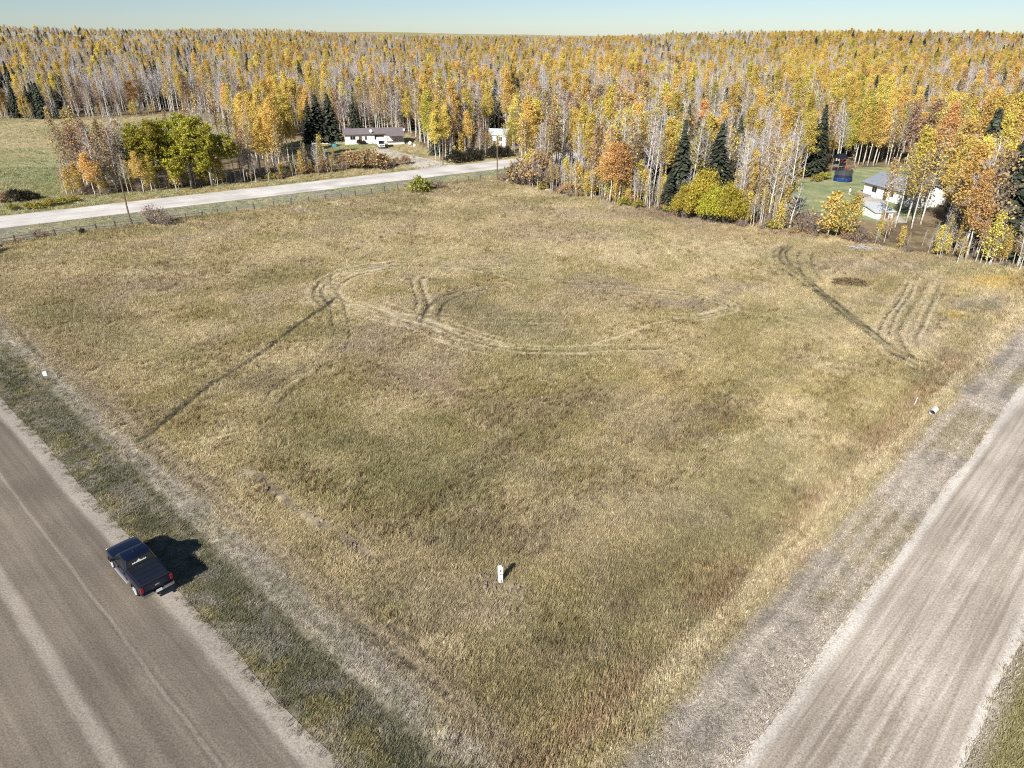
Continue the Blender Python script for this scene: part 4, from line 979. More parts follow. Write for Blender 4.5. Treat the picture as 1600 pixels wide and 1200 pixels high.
# single shrubs
def shr(kind, bx, by, top, label, group=None, wide=1.0, v=None): return plant_px(kind, bx, by, top, label, 'shrub', group, v, wide)
shr('greenshrub', 655, 299, 278, 'round olive shrub at the wire fence', None, 1.3)
shr('bareshrub', 684, 295, 277, 'half bare shrub at the wire fence next to the round olive one', None, 1.1)
for (bx, by, top) in ((252, 352, 322), (240, 351, 318), (262, 354, 334)):
    shr('bareshrub', bx, by, top, 'purple brown twiggy shrub leaning over the rail fence by the pole', 'twiggy shrubs at the rail fence')
for (bx, by, top) in ((60, 372, 357), (72, 371, 360)):
    shr('bareshrub', bx, by, top, 'low grey shrub behind the rail fence past the broken rails', 'low grey shrubs at the rail fence')
shr('darkshrub', 130, 366, 357, 'dark twig heap against the rail fence', None, .7)
for (bx, by, top) in ((790, 282, 268), (803, 284, 266), (815, 288, 262), (832, 291, 250), (850, 294, 246)):
    shr('bareshrub', bx, by, top, 'bare grey shrub at the corner where the wood meets the wire fence', 'bare shrubs at the field corner', 1.2)
for (bx, by, top) in ((824, 287, 240), (842, 291, 236)):
    shr('orangeshrub', bx, by, top, 'tall orange tipped shrub at the corner of the field', 'orange shrubs at the field corner')
for (bx, by, top) in ((550, 262, 234), (563, 263, 236), (581, 263, 232), (590, 262, 236)):
    shr('orangeshrub', bx, by, top, 'full orange shrub in the hedge before the white bungalow', 'orange shrubs before the white bungalow', 1.25)
for (bx, by, top) in ((475, 272, 252), (505, 270, 245), (498, 271, 256)):
    shr('orangeshrub', bx, by, top, 'narrow orange shrub on the road bank below the wood boxes', 'narrow orange shrubs on the road bank', .75)
for (bx, by, top) in ((605, 262, 250), (615, 261, 252), (600, 264, 252), (535, 267, 252), (520, 269, 256)):
    shr('bareshrub', bx, by, top, 'grey bare shrub among the orange ones before the white bungalow', 'bare shrubs before the white bungalow')
for (bx, by, top) in ((620, 258, 245), (634, 257, 242)):
    shr('orangeshrub', bx, by, top, 'small orange bush on the grass inside the driveway bend', 'bushes inside the driveway bend', .8)
for (bx, by, top) in ((26, 314, 296), (46, 312, 298)):
    shr('darkshrub', bx, by, top, 'dark mounded shrub in the meadow ditch', 'dark shrubs in the meadow ditch', 1.3)
shr('orangeshrub', 6, 318, 300, 'orange shrub beside the dark mounds in the meadow ditch', None, .8)
for (bx, by, top) in ((20, 327, 318), (45, 325, 315), (62, 324, 314), (80, 320, 310), (98, 318, 308), (115, 315, 305)):
    shr('greenshrub', bx, by, top, 'low yellow green shrub on the bank of the white road', 'low green shrubs on the road bank', 1.5)
for (bx, by, top) in ((975, 322, 308), (997, 325, 312)):
    shr('greenshrub', bx, by, top, 'small yellow shrub at the foot of the white aspens', 'yellow shrubs under the white aspens')
for (bx, by, top) in ((1252, 362, 335), (1270, 366, 338), (1240, 352, 330), (1262, 352, 326), (1280, 360, 342), (1340, 380, 352)):
    shr('bareshrub', bx, by, top, 'tangled purple grey shrub between the lawn and the field', 'tangled shrubs before the lawn', 1.2)
for (bx, by, top) in ((1284, 281, 268), (1292, 279, 268), (1275, 283, 272)):
    shr('greenshrub', bx, by, top, 'pale shrub at the back edge of the lawn', 'shrubs at the back of the lawn')
for (bx, by, top) in ((712, 253, 232), (735, 250, 230), (775, 246, 226), (748, 248, 232), (790, 244, 228)):
    shr('darkshrub', bx, by, top, 'dark leafless thicket shrub before the small white house', 'dark thicket before the small white house', .9)
plant('poplar', (-88, 98), 10, 'broad green poplar whose shadow lies along the rail fence', 'tree', None, 0, .9)
# low red brown bramble in the field
def bramble():
    p = G(1328, 441); g = np.random.default_rng(5); mb = MB()
    n = 900; a = g.random(n) * 6.283; u = np.sqrt(g.random(n)) * (.55 + .6 * vnoise(np.cos(a) * 3, np.sin(a) * 3, 1.1, 4)) + g.normal(0, .07, n)
    C = np.stack([np.cos(a) * u * 3.0, np.sin(a) * u * 2.4, .05 + .5 * (1 - u ** 2) * g.random(n)], 1)
    leaf_quads(mb, g, C, .16, [(.20, .21, .09), (.28, .17, .12), (.24, .15, .11), (.24, .24, .10)])
    for i in range(60):
        a = g.random() * 6.28; r = g.random() * 2.4
        mb.tube([(math.cos(a) * r, math.sin(a) * r, 0), (math.cos(a) * r * 1.1, math.sin(a) * r * 1.1, .3 + .3 * g.random())], [.012, .006], 3, (.2, .11, .08), cap=False)
    o = link('bramble_patch', mb, M_LEAF, None, (p[0], p[1], tz(p)))
    tag(o, 'low reddish green bramble patch alone in the field', 'shrub')
bramble()

# ------------------------------------------------------------------ pickup truck
def loft(rings, close=True):
    k = len(rings[0]); V = np.array(rings, float).reshape(-1, 3); Fs = []
    for i in range(len(rings) - 1):
        for j in range(k): Fs.append((i * k + j, i * k + (j + 1) % k, (i + 1) * k + (j + 1) % k, (i + 1) * k + j))
    if close: Fs += [tuple(range(k))[::-1], tuple((len(rings) - 1) * k + j for j in range(k))]
    return V, Fs
M_PAINT = mat('navy_paint', (.004, .007, .022), .3, noise=.1, nscale=2, coat=.5, spec=.35)
M_TONNEAU = mat('tonneau_cover', (.010, .013, .022), .45, noise=.15, nscale=3)
M_RED = mat('red_lens', (.26, .010, .015), .2, noise=.05, spec=.6)
M_ALLOY = mat('alloy_rim', (.62, .63, .64), .35, metal=.6, noise=.05)
M_DECAL = mat('white_decal', (.8, .8, .8), .6, noise=.04)
def body_ring(x, hw, zb, zm, zs, zt, crown=0.02):
    """half profile mirrored: sill, side, shoulder, top"""
    r = [(.80 * hw, zb), (.97 * hw, zb + .06), (1.0 * hw, zm), (.985 * hw, zs), (.94 * hw, zt - .015), (.60 * hw, zt + crown * .6), (0.0, zt + crown)]
    return [(x, y, z) for y, z in r] + [(x, -y, z) for y, z in r[-2::-1]]
def solid_cut(mb, cutters, name):
    a = bpy.data.objects.new('cut_a', mb.mesh('cut_a')); COL.objects.link(a)
    cs = []
    for i, c in enumerate(cutters):
        o = bpy.data.objects.new('cut_b', c.mesh('cut_b')); COL.objects.link(o); cs.append(o)
        bm_ = a.modifiers.new('b%d' % i, 'BOOLEAN'); bm_.object = o; bm_.operation = 'DIFFERENCE'; bm_.solver = 'EXACT'
    dg = bpy.context.evaluated_depsgraph_get(); dg.update()
    me = bpy.data.meshes.new_from_object(a.evaluated_get(dg))
    for o in [a] + cs: bpy.data.objects.remove(o, do_unlink=True)
    me.name = name
    return me
def cyl_y(mb, x, z, y0, y1, r0, r1=None, k=24, col=None):
    r1 = r0 if r1 is None else r1
    an = np.arange(k) / k * 2 * math.pi
    A = [(x + r0 * math.cos(t), y0, z + r0 * math.sin(t)) for t in an]; B = [(x + r1 * math.cos(t), y1, z + r1 * math.sin(t)) for t in an]
    mb.add(A + B, [(i, (i + 1) % k, (i + 1) % k + k, i + k) for i in range(k)] + [tuple(range(k))[::-1], tuple(range(k, 2 * k))], col)
def quad3(mb, P, th=.006):
    P = np.array(P, float); nrm = np.cross(P[1] - P[0], P[-1] - P[0]); nrm /= np.linalg.norm(nrm)
    n = len(P); V = np.vstack([P - nrm * .01, P + nrm * th])
    mb.add(V, [tuple(range(n))[::-1], tuple(range(n, 2 * n))] + [(i, (i + 1) % n, (i + 1) % n + n, i + n) for i in range(n)])
def pickup():
    rl, fl = G(219, 931), G(178, 889)
    ax = (fl - rl) / np.linalg.norm(fl - rl)
    ang = math.atan2(LD[1], LD[0])
    ax = np.array([math.cos(ang), math.sin(ang)])
    lft = np.array([-ax[1], ax[0]])
    mid = (rl + fl) / 2 - lft * .88 - ax * .11
    t = thing('pickup_truck', 'dark navy crew cab pickup truck parked on the gravel road shoulder', 'truck', (mid[0], mid[1], tz(mid) + .125), ang)
    FX, RX = 1.93, -1.75
    b = MB()
    S = [(-2.90, .93, .62, .9, 1.18, 1.27), (-2.84, .97, .52, .9, 1.2, 1.31), (-2.2, .985, .46, .9, 1.2, 1.31), (-.72, .985, .44, .9, 1.2, 1.30), (-.70, .985, .44, .9, 1.19, 1.24), (.4, .985, .44, .9, 1.17, 1.22), (1.25, .985, .44, .9, 1.15, 1.20),
         (1.6, .985, .46, .9, 1.12, 1.19), (2.2, .975, .48, .9, 1.08, 1.15), (2.62, .94, .5, .86, 1.02, 1.08), (2.80, .86, .54, .8, .94, 1.0), (2.86, .78, .58, .78, .88, .92)]
    V, Fs = loft([body_ring(x, *r) for x, *r in S]); b.add(V, Fs)
    cuts = []
    for cx in (FX, RX):
        for s in (1, -1):
            c = MB(); cyl_y(c, cx, .40, s * .60, s * 1.3, .485, k=28); cuts.append(c)
    me = solid_cut(b, cuts, 'body')
    bo = link('body', me, M_PAINT, t); bevel(bo, .025, 2); me.shade_smooth(); 
    e = bo.modifiers.new('edges', 'EDGE_SPLIT'); e.split_angle = math.radians(38)
    # cab: lower edge, belt, roof rim, roof
    c = MB()
    def cr(x0, x1, hw, z):
        r = .1
        return [(x0 + r, -hw, z), (x1 - r, -hw, z), (x1 - .02, -hw + r * .6, z), (x1, 0, z), (x1 - .02, hw - r * .6, z), (x1 - r, hw, z), (x0 + r, hw, z), (x0 + .02, hw - r * .6, z), (x0, 0, z), (x0 + .02, -hw + r * .6, z)]
    V, Fs = loft([cr(-.80, 1.42, .95, 1.14), cr(-.77, 1.30, .93, 1.24), cr(-.60, .62, .80, 1.80), cr(-.55, .52, .765, 1.88), cr(-.42, .40, .66, 1.925), cr(-.1, .1, .2, 1.94)]); c.add(V, Fs)
    cb = link('cab', c, M_PAINT, t); cb.data.shade_smooth(); e = cb.modifiers.new('edges', 'EDGE_SPLIT'); e.split_angle = math.radians(35)
    def lerp3(a, b_, f): return np.array(a) + (np.array(b_) - np.array(a)) * f
    def side(s):
        def Pt(x, f):   # f 0..1 up the side glass
            y = .93 + (.80 - .93) * f; z = 1.24 + (1.80 - 1.24) * f
            return (x, s * (y + .004), z)
        for (x0, x1, u0, u1) in ((.30, 1.08, .22, .50), (-.56, .22, -.46, .16)):
            q = [Pt(x0, .08), Pt(x1, .08), Pt(u1 + .02, .90), Pt(u0, .90)]
            if s > 0: q = q[::-1]
            w_ = MB(); quad3(w_, q, .008); link('side_window', w_, M_GLASS, t)
    side(1); side(-1)
    wq = MB(); quad3(wq, [(1.285, -.80, 1.27), (1.285, .80, 1.27), (.655, .70, 1.79), (.655, -.70, 1.79)], .012); link('windscreen', wq, M_GLASS, t)
    rq = MB(); quad3(rq, [(-.775, .80, 1.27), (-.775, -.80, 1.27), (-.612, -.70, 1.78), (-.612, .70, 1.78)], .012); rw = link('rear_window', rq, M_GLASS, t)
    # white lettering with a peaked middle, stuck along the top of the rear window (not legible in the photo)
    dm = MB(); g = random.Random(4)
    def onr(y, f): 
        x = -.775 + (-.612 + .775) * f; z = 1.27 + .51 * f
        return np.array([x - .018, y, z])
    yv = .46; hts = [.07, .05, .09, .06, .08, .13, .17, .13, .08, .06, .09, .06, .08]
    for hgt_ in hts:
        w_ = .052
        fb = .50; ft = fb + hgt_ * 2.0
        quad3(dm, [onr(yv, fb), onr(yv - w_, fb), onr(yv - w_ * .9, ft), onr(yv - w_ * .1, ft * .97)], .003)
        yv -= .066
    link('window_lettering', dm, M_DECAL, rw)
    # doors: thin skins with handles
    for s in (1, -1):
        for (x0, x1) in ((.28, 1.22), (-.64, .25)):
            d = MB(); y = s * .987
            d.add([(x0, y - s * .03, .52), (x1, y - s * .03, .52), (x1, y - s * .03, 1.17), (x0, y - s * .03, 1.17), (x0, y + s * .010, .56), (x1, y + s * .010, .56), (x1, y - s * .002, 1.15), (x0, y - s * .002, 1.15)],
                  [(0, 1, 2, 3), (4, 5, 6, 7), (0, 1, 5, 4), (1, 2, 6, 5), (2, 3, 7, 6), (3, 0, 4, 7)])
            do = link('door', d, M_PAINT, t)
            h_ = MB(); h_.box((x0 + .15, y + s * .02, 1.02), (.2, .04, .04)); link('handle', h_, M_PAINT, do)
        mi = MB(); mi.box((1.02, s * 1.10, 1.30), (.12, .24, .2), 0, taper=.9); mi.box((1.05, s * .97, 1.24), (.07, .12, .06)); link('wing_mirror', mi, M_BLACK, t)
        sb = MB(); sb.box((.28, s * .99, .40), (2.0, .16, .07)); bevel(link('side_step', sb, M_ALLOY, t), .02)
        tl = MB(); tl.box((-2.87, s * .875, 1.05), (.14, .17, .36)); bevel(link('tail_light', tl, M_RED, t), .02)
        hl = MB(); hl.box((2.72, s * .76, .90), (.24, .24, .18)); bevel(link('headlight', hl, mat('lamp_glass', (.7, .72, .75), .1, noise=.05), t), .03)
        fd = MB()
        for cx in (FX, RX):
            an = np.linspace(.02, math.pi - .02, 13)
            fd.tube([(cx + .50 * math.cos(a), s * .985, .40 + .50 * math.sin(a)) for a in an], .035, 5)
        link('wheel_arch_trim', fd, M_BLACK, t)
    # tonneau cover: four folding panels in a frame
    fr = MB(); fr.box((-1.80, 0, 1.315), (2.10, 1.74, .05)); link('tonneau_frame', fr, M_BLACK, t)
    for i in range(4):
        p = MB(); p.box((-2.52 + i * .485, 0, 1.355), (.455, 1.66, .035)); bevel(link('tonneau_panel', p, M_TONNEAU, t), .012)
    tg = MB(); tg.box((-2.90, 0, 1.0), (.06, 1.52, .46)); tgo = link('tailgate', tg, M_PAINT, t); bevel(tgo, .02)
    th = MB(); th.box((-2.94, 0, 1.06), (.04, .26, .09)); link('handle', th, M_CHROME, tgo)
    rb = MB()
    rb.box((-3.0, .62, .66), (.2, .62, .2)); rb.box((-3.0, -.62, .66), (.2, .62, .2)); rb.box((-2.98, 0, .60), (.16, .64, .14))
    rbo = link('rear_bumper', rb, M_CHROME, t); bevel(rbo, .03)
    pl = MB(); pl.box((-3.085, 0, .66), (.02, .34, .18)); link('number_plate', pl, M_WHITE, rbo)
    hb = MB(); hb.box((-3.08, 0, .44), (.3, .09, .08)); link('tow_hitch', hb, M_BLACK, t)
    fb = MB(); fb.box((2.90, 0, .56), (.2, 1.74, .24)); bevel(link('front_bumper', fb, M_CHROME, t), .05)
    gr = MB(); gr.box((2.86, 0, .82), (.06, 1.12, .26)); bevel(link('grille', gr, M_CHROME, t), .03)
    an = MB(); an.box((-.02, .05, 1.965), (.16, .07, .05), taper=.6); link('roof_antenna', an, M_BLACK, t)
    ch = MB(); ch.box((.05, 0, .42), (5.3, 1.1, .16)); link('chassis', ch, M_BLACK, t)
    for cx in (FX, RX):
        for s in (1, -1):
            w_ = MB(); y0, y1 = s * .70, s * .985
            cyl_y(w_, cx, .40, y0, y0 + (y1 - y0) * .15, .37, .40); cyl_y(w_, cx, .40, y0 + (y1 - y0) * .15, y0 + (y1 - y0) * .85, .40); cyl_y(w_, cx, .40, y0 + (y1 - y0) * .85, y1, .40, .36)
            wh = link('wheel', w_, M_RUBBER, t)
            r_ = MB(); cyl_y(r_, cx, .40, s * .97, s * .992, .29, .28, 24)
            for i in range(6):
                a = i * math.pi / 3
                r_.tube([(cx + .05 * math.cos(a), s * 1.0, .40 + .05 * math.sin(a)), (cx + .26 * math.cos(a), s * 1.0, .40 + .26 * math.sin(a))], .035, 4)
            cyl_y(r_, cx, .40, s * .99, s * 1.02, .07, .05, 12)
            link('rim', r_, M_ALLOY, wh)
    return t
pickup()

# ------------------------------------------------------------------ small things on and round the field
def marker_post():
    p = G(782, 910); t = thing('utility_pedestal', 'white utility pedestal standing in disturbed soil in the field', 'pedestal', (p[0], p[1], tz(p)), .25)
    part('base', lambda m: m.box((0, 0, .30), (.27, .23, .72)), M_WHITE, t)
    c = MB(); c.box((0, 0, .94), (.30, .26, .50)); c.box((0, 0, 1.22), (.30, .26, .08), taper=.65); bevel(link('cover', c, M_WHITE, t), .02)
    part('seam_band', lambda m: m.box((0, 0, .675), (.285, .245, .03)), M_BLACK, t)
    part('warning_label', lambda m: m.box((-.02, -.1325, .98), (.09, .006, .12)), M_BLACK, t)
    part('lock', lambda m: m.box((.03, -.118, .14), (.06, .02, .1)), M_BLACK, t)
marker_post()
def clods():
    g = np.random.default_rng(8); mb = MB()
    spots = []
    for pl, n_ in (([(758, 905), (768, 914), (785, 918), (800, 924), (815, 930), (822, 922)], 46), ([(380, 738), (455, 790), (520, 832), (600, 878)], 60), ([(720, 790), (775, 815)], 26)):
        P = smooth([G(*q) for q in pl], .2)
        for _ in range(n_): spots.append(P[g.integers(len(P))] + g.normal(0, .32, 2))
    for q in spots:
        s = .06 + .11 * g.random() ** 2
        u = rand_unit(g, 8); z = tz(q)
        an = np.arange(6) / 6 * 6.283 + g.random()
        A = [(q[0] + math.cos(a) * s * (.8 + .5 * g.random()), q[1] + math.sin(a) * s * (.8 + .5 * g.random()), z - .03) for a in an]
        B = [(q[0] + math.cos(a) * s * (.4 + .4 * g.random()), q[1] + math.sin(a) * s * (.4 + .4 * g.random()), z + s * (.7 + .7 * g.random())) for a in an]
        c = np.array((.24, .19, .145)) * (.55 + .7 * g.random())
        mb.add(A + B, [(i, (i + 1) % 6, (i + 1) % 6 + 6, i + 6) for i in range(6)] + [tuple(range(6, 12))], c)
    m, nt, b, N, Lk = nodes_of('dry_soil'); at = N.new('ShaderNodeAttribute'); at.attribute_name = 'col'; Lk.new(at.outputs['Color'], b.inputs['Base Color']); b.inputs['Roughness'].default_value = 1
    tag(link('soil_clods', mb, m), 'dry brown clods of turned soil in the grass', kind='stuff')
clods()
def small_sign():
    p = G(74, 596); t = thing('marker_sign', 'small white panel on a thin post beside the verge', 'sign', (p[0], p[1], tz(p)), .5)
    part('post', lambda m: m.tube([(0, 0, -.1), (0, 0, 1.05)], .022, 6), M_WOOD, t)
    c = MB(); c.box((0, -.035, 1.08), (.36, .03, .52)); bevel(link('panel', c, M_WHITE, t), .02)
small_sign()
def culvert():
    p = G(1461, 642); t = thing('culvert_pipe', 'pale corrugated culvert pipe end in the roadside ditch', 'pipe', (p[0], p[1], tz(p) + .1), math.atan2(RD[1], RD[0]))
    mb = MB(); k = 20; rings = []
    for i in range(15):
        x = -1.7 + i * .12; r = .40 + (.02 if i % 2 else 0)
        rings.append([(x, r * math.cos(a), .30 + r * math.sin(a)) for a in np.arange(k) / k * 6.2832])
    for i in range(14, -1, -1):
        x = -1.7 + i * .12; r = .36
        rings.append([(x, r * math.cos(a), .30 + r * math.sin(a)) for a in np.arange(k) / k * 6.2832])
    V, Fs = loft(rings, False); mb.add(V, Fs)
    link('pipe', mb, mat('galvanised', (.66, .64, .61), .55, metal=.0, noise=.15), t)
    d = MB(); cyl = [(-1.2, .355 * math.cos(a), .30 + .355 * math.sin(a)) for a in np.arange(k) / k * 6.2832]; d.add(cyl, [tuple(range(k))]); link('inner_end', d, M_BLACK, t); t.scale = (.62, .66, .66)  # black disc added as the shade deep inside the pipe
    p = G(1429, 630); s = MB(); s.box((0, 0, .45), (.05, .05, 1.1)); o = link('survey_stake', s, M_WHITE, None, (p[0], p[1], tz(p))); o.rotation_euler = (.05, .12, .4)
    tag(o, 'thin pale survey stake in the grass by the culvert', 'stake')
culvert()
def pole(px, by, ptop, topx, label, arms):
    p = G(px, by); h = hgt(px, ptop, p[1])
    t = thing('utility_pole', label, 'pole', (p[0], p[1], tz(p)))
    tx = ((topx - 800) / F) * (p[1] * CP + (HC - h) * SP) - p[0]
    part('post', lambda m: m.tube([(0, 0, -.4), (tx * .5, 0, h * .5), (tx, 0, h)], [.16, .14, .11], 8), mat('pole_wood', (.17, .125, .09), .9, noise=.3, nscale=3), t)
    if arms: part('cap', lambda m: m.tube([(tx, 0, h - .02), (tx, 0, h + .1)], [.13, .05], 8), M_BLACK, t)
pole(205, 351, 277, 187, 'leaning brown wooden pole standing at the rail fence', True)
pole(777, 281, 213, 777, 'weathered wooden pole at the end of the wire fence', True)
pole(692, 257, 214, 692, 'thin wooden pole beside the golden aspens at the driveway', True)
# fences
def fence(pix, name, label, rails, ph, step):
    P = smooth([G(*q) for q in pix], .25)
    d = np.concatenate([[0], np.cumsum(np.linalg.norm(np.diff(P, axis=0), axis=1))]); L_ = d[-1]
    at_ = lambda s: np.array([np.interp(s, d, P[:, 0]), np.interp(s, d, P[:, 1])])
    o = at_(0); t = thing(name, label, 'fence', (o[0], o[1], 0))
    pos = np.arange(0, L_, step); prev = None
    for s in pos:
        q = at_(s + R.uniform(-.25, .25)) - o; z = tz(q + o); h = ph * R.uniform(.88, 1.12); lx, ly = R.gauss(0, .05), R.gauss(0, .05)
        part('post', lambda m: m.tube([(q[0], q[1], z - .2), (q[0] + lx, q[1] + ly, z + h)], [.13, .11], 6), M_POST, t)
        cur = (q, z)
        if prev is not None:
            for r in rails:
                if R.random() < (.12 if len(rails) == 2 else 0): continue
                a, b = prev, cur; rad = .075 if len(rails) == 2 else .012; dz = R.gauss(0, .04) if rad > .02 else 0
                part('rail' if rad > .02 else 'wire', lambda m: m.tube([(a[0][0], a[0][1], a[1] + r * ph + dz), (b[0][0], b[0][1], b[1] + r * ph - dz)], rad, 5 if rad > .02 else 3), M_WOOD, t)
        prev = cur
fence([(-40, 389), (0, 384), (47, 375), (85, 369), (117, 365), (177, 357), (235, 350), (289, 344), (340, 336)], 'rail_fence', 'weathered grey post and rail fence along the field', (.45, .86), 1.15, 3.0)
fence([(341, 336), (386, 330), (451, 321), (511, 313), (566, 305), (617, 297), (660, 292), (707, 288), (752, 280)], 'wire_fence', 'wire fence on dark wooden posts along the far field edge', (.3, .6, .9), 1.15, 3.6)
# brush pile and pale log near the wood edge
def brush_pile():
    p = G(1349, 388); g = np.random.default_rng(2); t = thing('brush_pile', 'heap of grey cut branches at the wood edge', 'brush pile', (p[0], p[1], tz(p)))
    for i in range(34):
        a = g.random() * 3.14; c = g.normal(0, .7, 2) * np.array([1.6, .7]); l = .5 + g.random() * 1.1; z = .08 + .35 * g.random() * math.exp(-(c @ c) / 2)
        part('branch', lambda m: m.tube([(c[0] - math.cos(a) * l, c[1] - math.sin(a) * l, z * .6), (c[0], c[1], z + .06), (c[0] + math.cos(a) * l, c[1] + math.sin(a) * l, z * .9)], [.06, .05, .03], 5), M_BRANCH, t)
M_BRANCH = mat('grey_branch', (.36, .33, .31), .9, noise=.3, nscale=5)
brush_pile()
def log(px, py, l, rz, label):
    p = G(px, py); mb = MB(); mb.tube([(-l / 2, 0, .14), (0, .05, .15), (l / 2, 0, .14)], [.16, .15, .13], 9)
    o = link('felled_log', mb, mat('bleached_wood', (.55, .5, .42), .9, noise=.2, nscale=4), None, (p[0], p[1], tz(p))); o.rotation_euler = (0, 0, rz); tag(o, label, 'log')
log(848, 294, 3.2, -.35, 'bleached felled log lying at the field corner')
log(856, 297, 1.4, .5, 'short bleached log piece next to the longer felled one')

# ------------------------------------------------------------------ houses
M_SIDING = mat('white_siding', (.80, .79, .76), .7, noise=.05, nscale=1, bump=.0)
M_ROOFB = mat('brown_shingle', (.19, .16, .17), .9, noise=.22, nscale=2, bump=.4, bscale=14)
M_ROOFG = mat('grey_metal_roof', (.26, .29, .34), .5, noise=.12, nscale=1)
M_ROOFP = mat('pale_metal_roof', (.52, .56, .58), .5, noise=.1, nscale=1)
M_TRIM = mat('brown_trim', (.12, .085, .07), .7, noise=.1)
def window_(t, x, y, z, w_, h, face=-1):
    f = MB(); f.box((x, y + face * .02, z), (w_ + .16, .07, h + .16)); fo = link('window', f, M_WHITE, t)
    g = MB()
    for s in (-1, 1): g.box((x + s * w_ / 4, y + face * .05, z), (w_ / 2 - .05, .03, h))
    link('pane', g, M_GLASS, fo)
def gable_roof(t, L_, W_, z, rise, over, m, name='roof', x0=0.0, y0=0.0, ridge='x', th=.12):
    mb = MB(); a = L_ / 2 + over; b = W_ / 2 + over; dz = rise * over / (W_ / 2)
    for s in (-1, 1):
        q = np.array([(-a, s * b, z - dz), (a, s * b, z - dz), (a, 0, z + rise), (-a, 0, z + rise)], float)
        if ridge == 'y': q = q[:, [1, 0, 2]]
        q += np.array([x0, y0, 0]); V = np.vstack([q, q + np.array([0, 0, th])])
        mb.add(V, [(0, 1, 2, 3), (7, 6, 5, 4), (0, 4, 5, 1), (1, 5, 6, 2), (2, 6, 7, 3), (3, 7, 4, 0)])
    return link(name, mb, m, t)
def siding_wall(t, L_, W_, z0, h, rise, m, ridge='x', x0=0.0, y0=0.0, name='wall'):
    """walls as stacked lap boards on the front and sides, plus gable ends"""
    mb = MB(); mb.box((x0, y0, z0 + h / 2), (L_, W_, h))
    if ridge == 'x':
        for s in (-1, 1):
            x = x0 + s * (L_ / 2 - .04); mb.add([(x - .04, y0 - W_ / 2, z0 + h), (x - .04, y0 + W_ / 2, z0 + h), (x - .04, y0, z0 + h + rise), (x + .04, y0 - W_ / 2, z0 + h), (x + .04, y0 + W_ / 2, z0 + h), (x + .04, y0, z0 + h + rise)], [(0, 1, 2), (5, 4, 3), (0, 3, 4, 1), (1, 4, 5, 2), (2, 5, 3, 0)])
    else:
        for s in (-1, 1):
            y = y0 + s * (W_ / 2 - .04); mb.add([(x0 - L_ / 2, y - .04, z0 + h), (x0 + L_ / 2, y - .04, z0 + h), (x0, y - .04, z0 + h + rise), (x0 - L_ / 2, y + .04, z0 + h), (x0 + L_ / 2, y + .04, z0 + h), (x0, y + .04, z0 + h + rise)], [(0, 1, 2), (5, 4, 3), (0, 3, 4, 1), (1, 4, 5, 2), (2, 5, 3, 0)])
    for i in range(int(h / .3)):
        mb.box((x0, y0, z0 + .15 + i * .3), (L_ + .03, W_ + .03, .24), taper=.999)
    return link(name, mb, m, t)
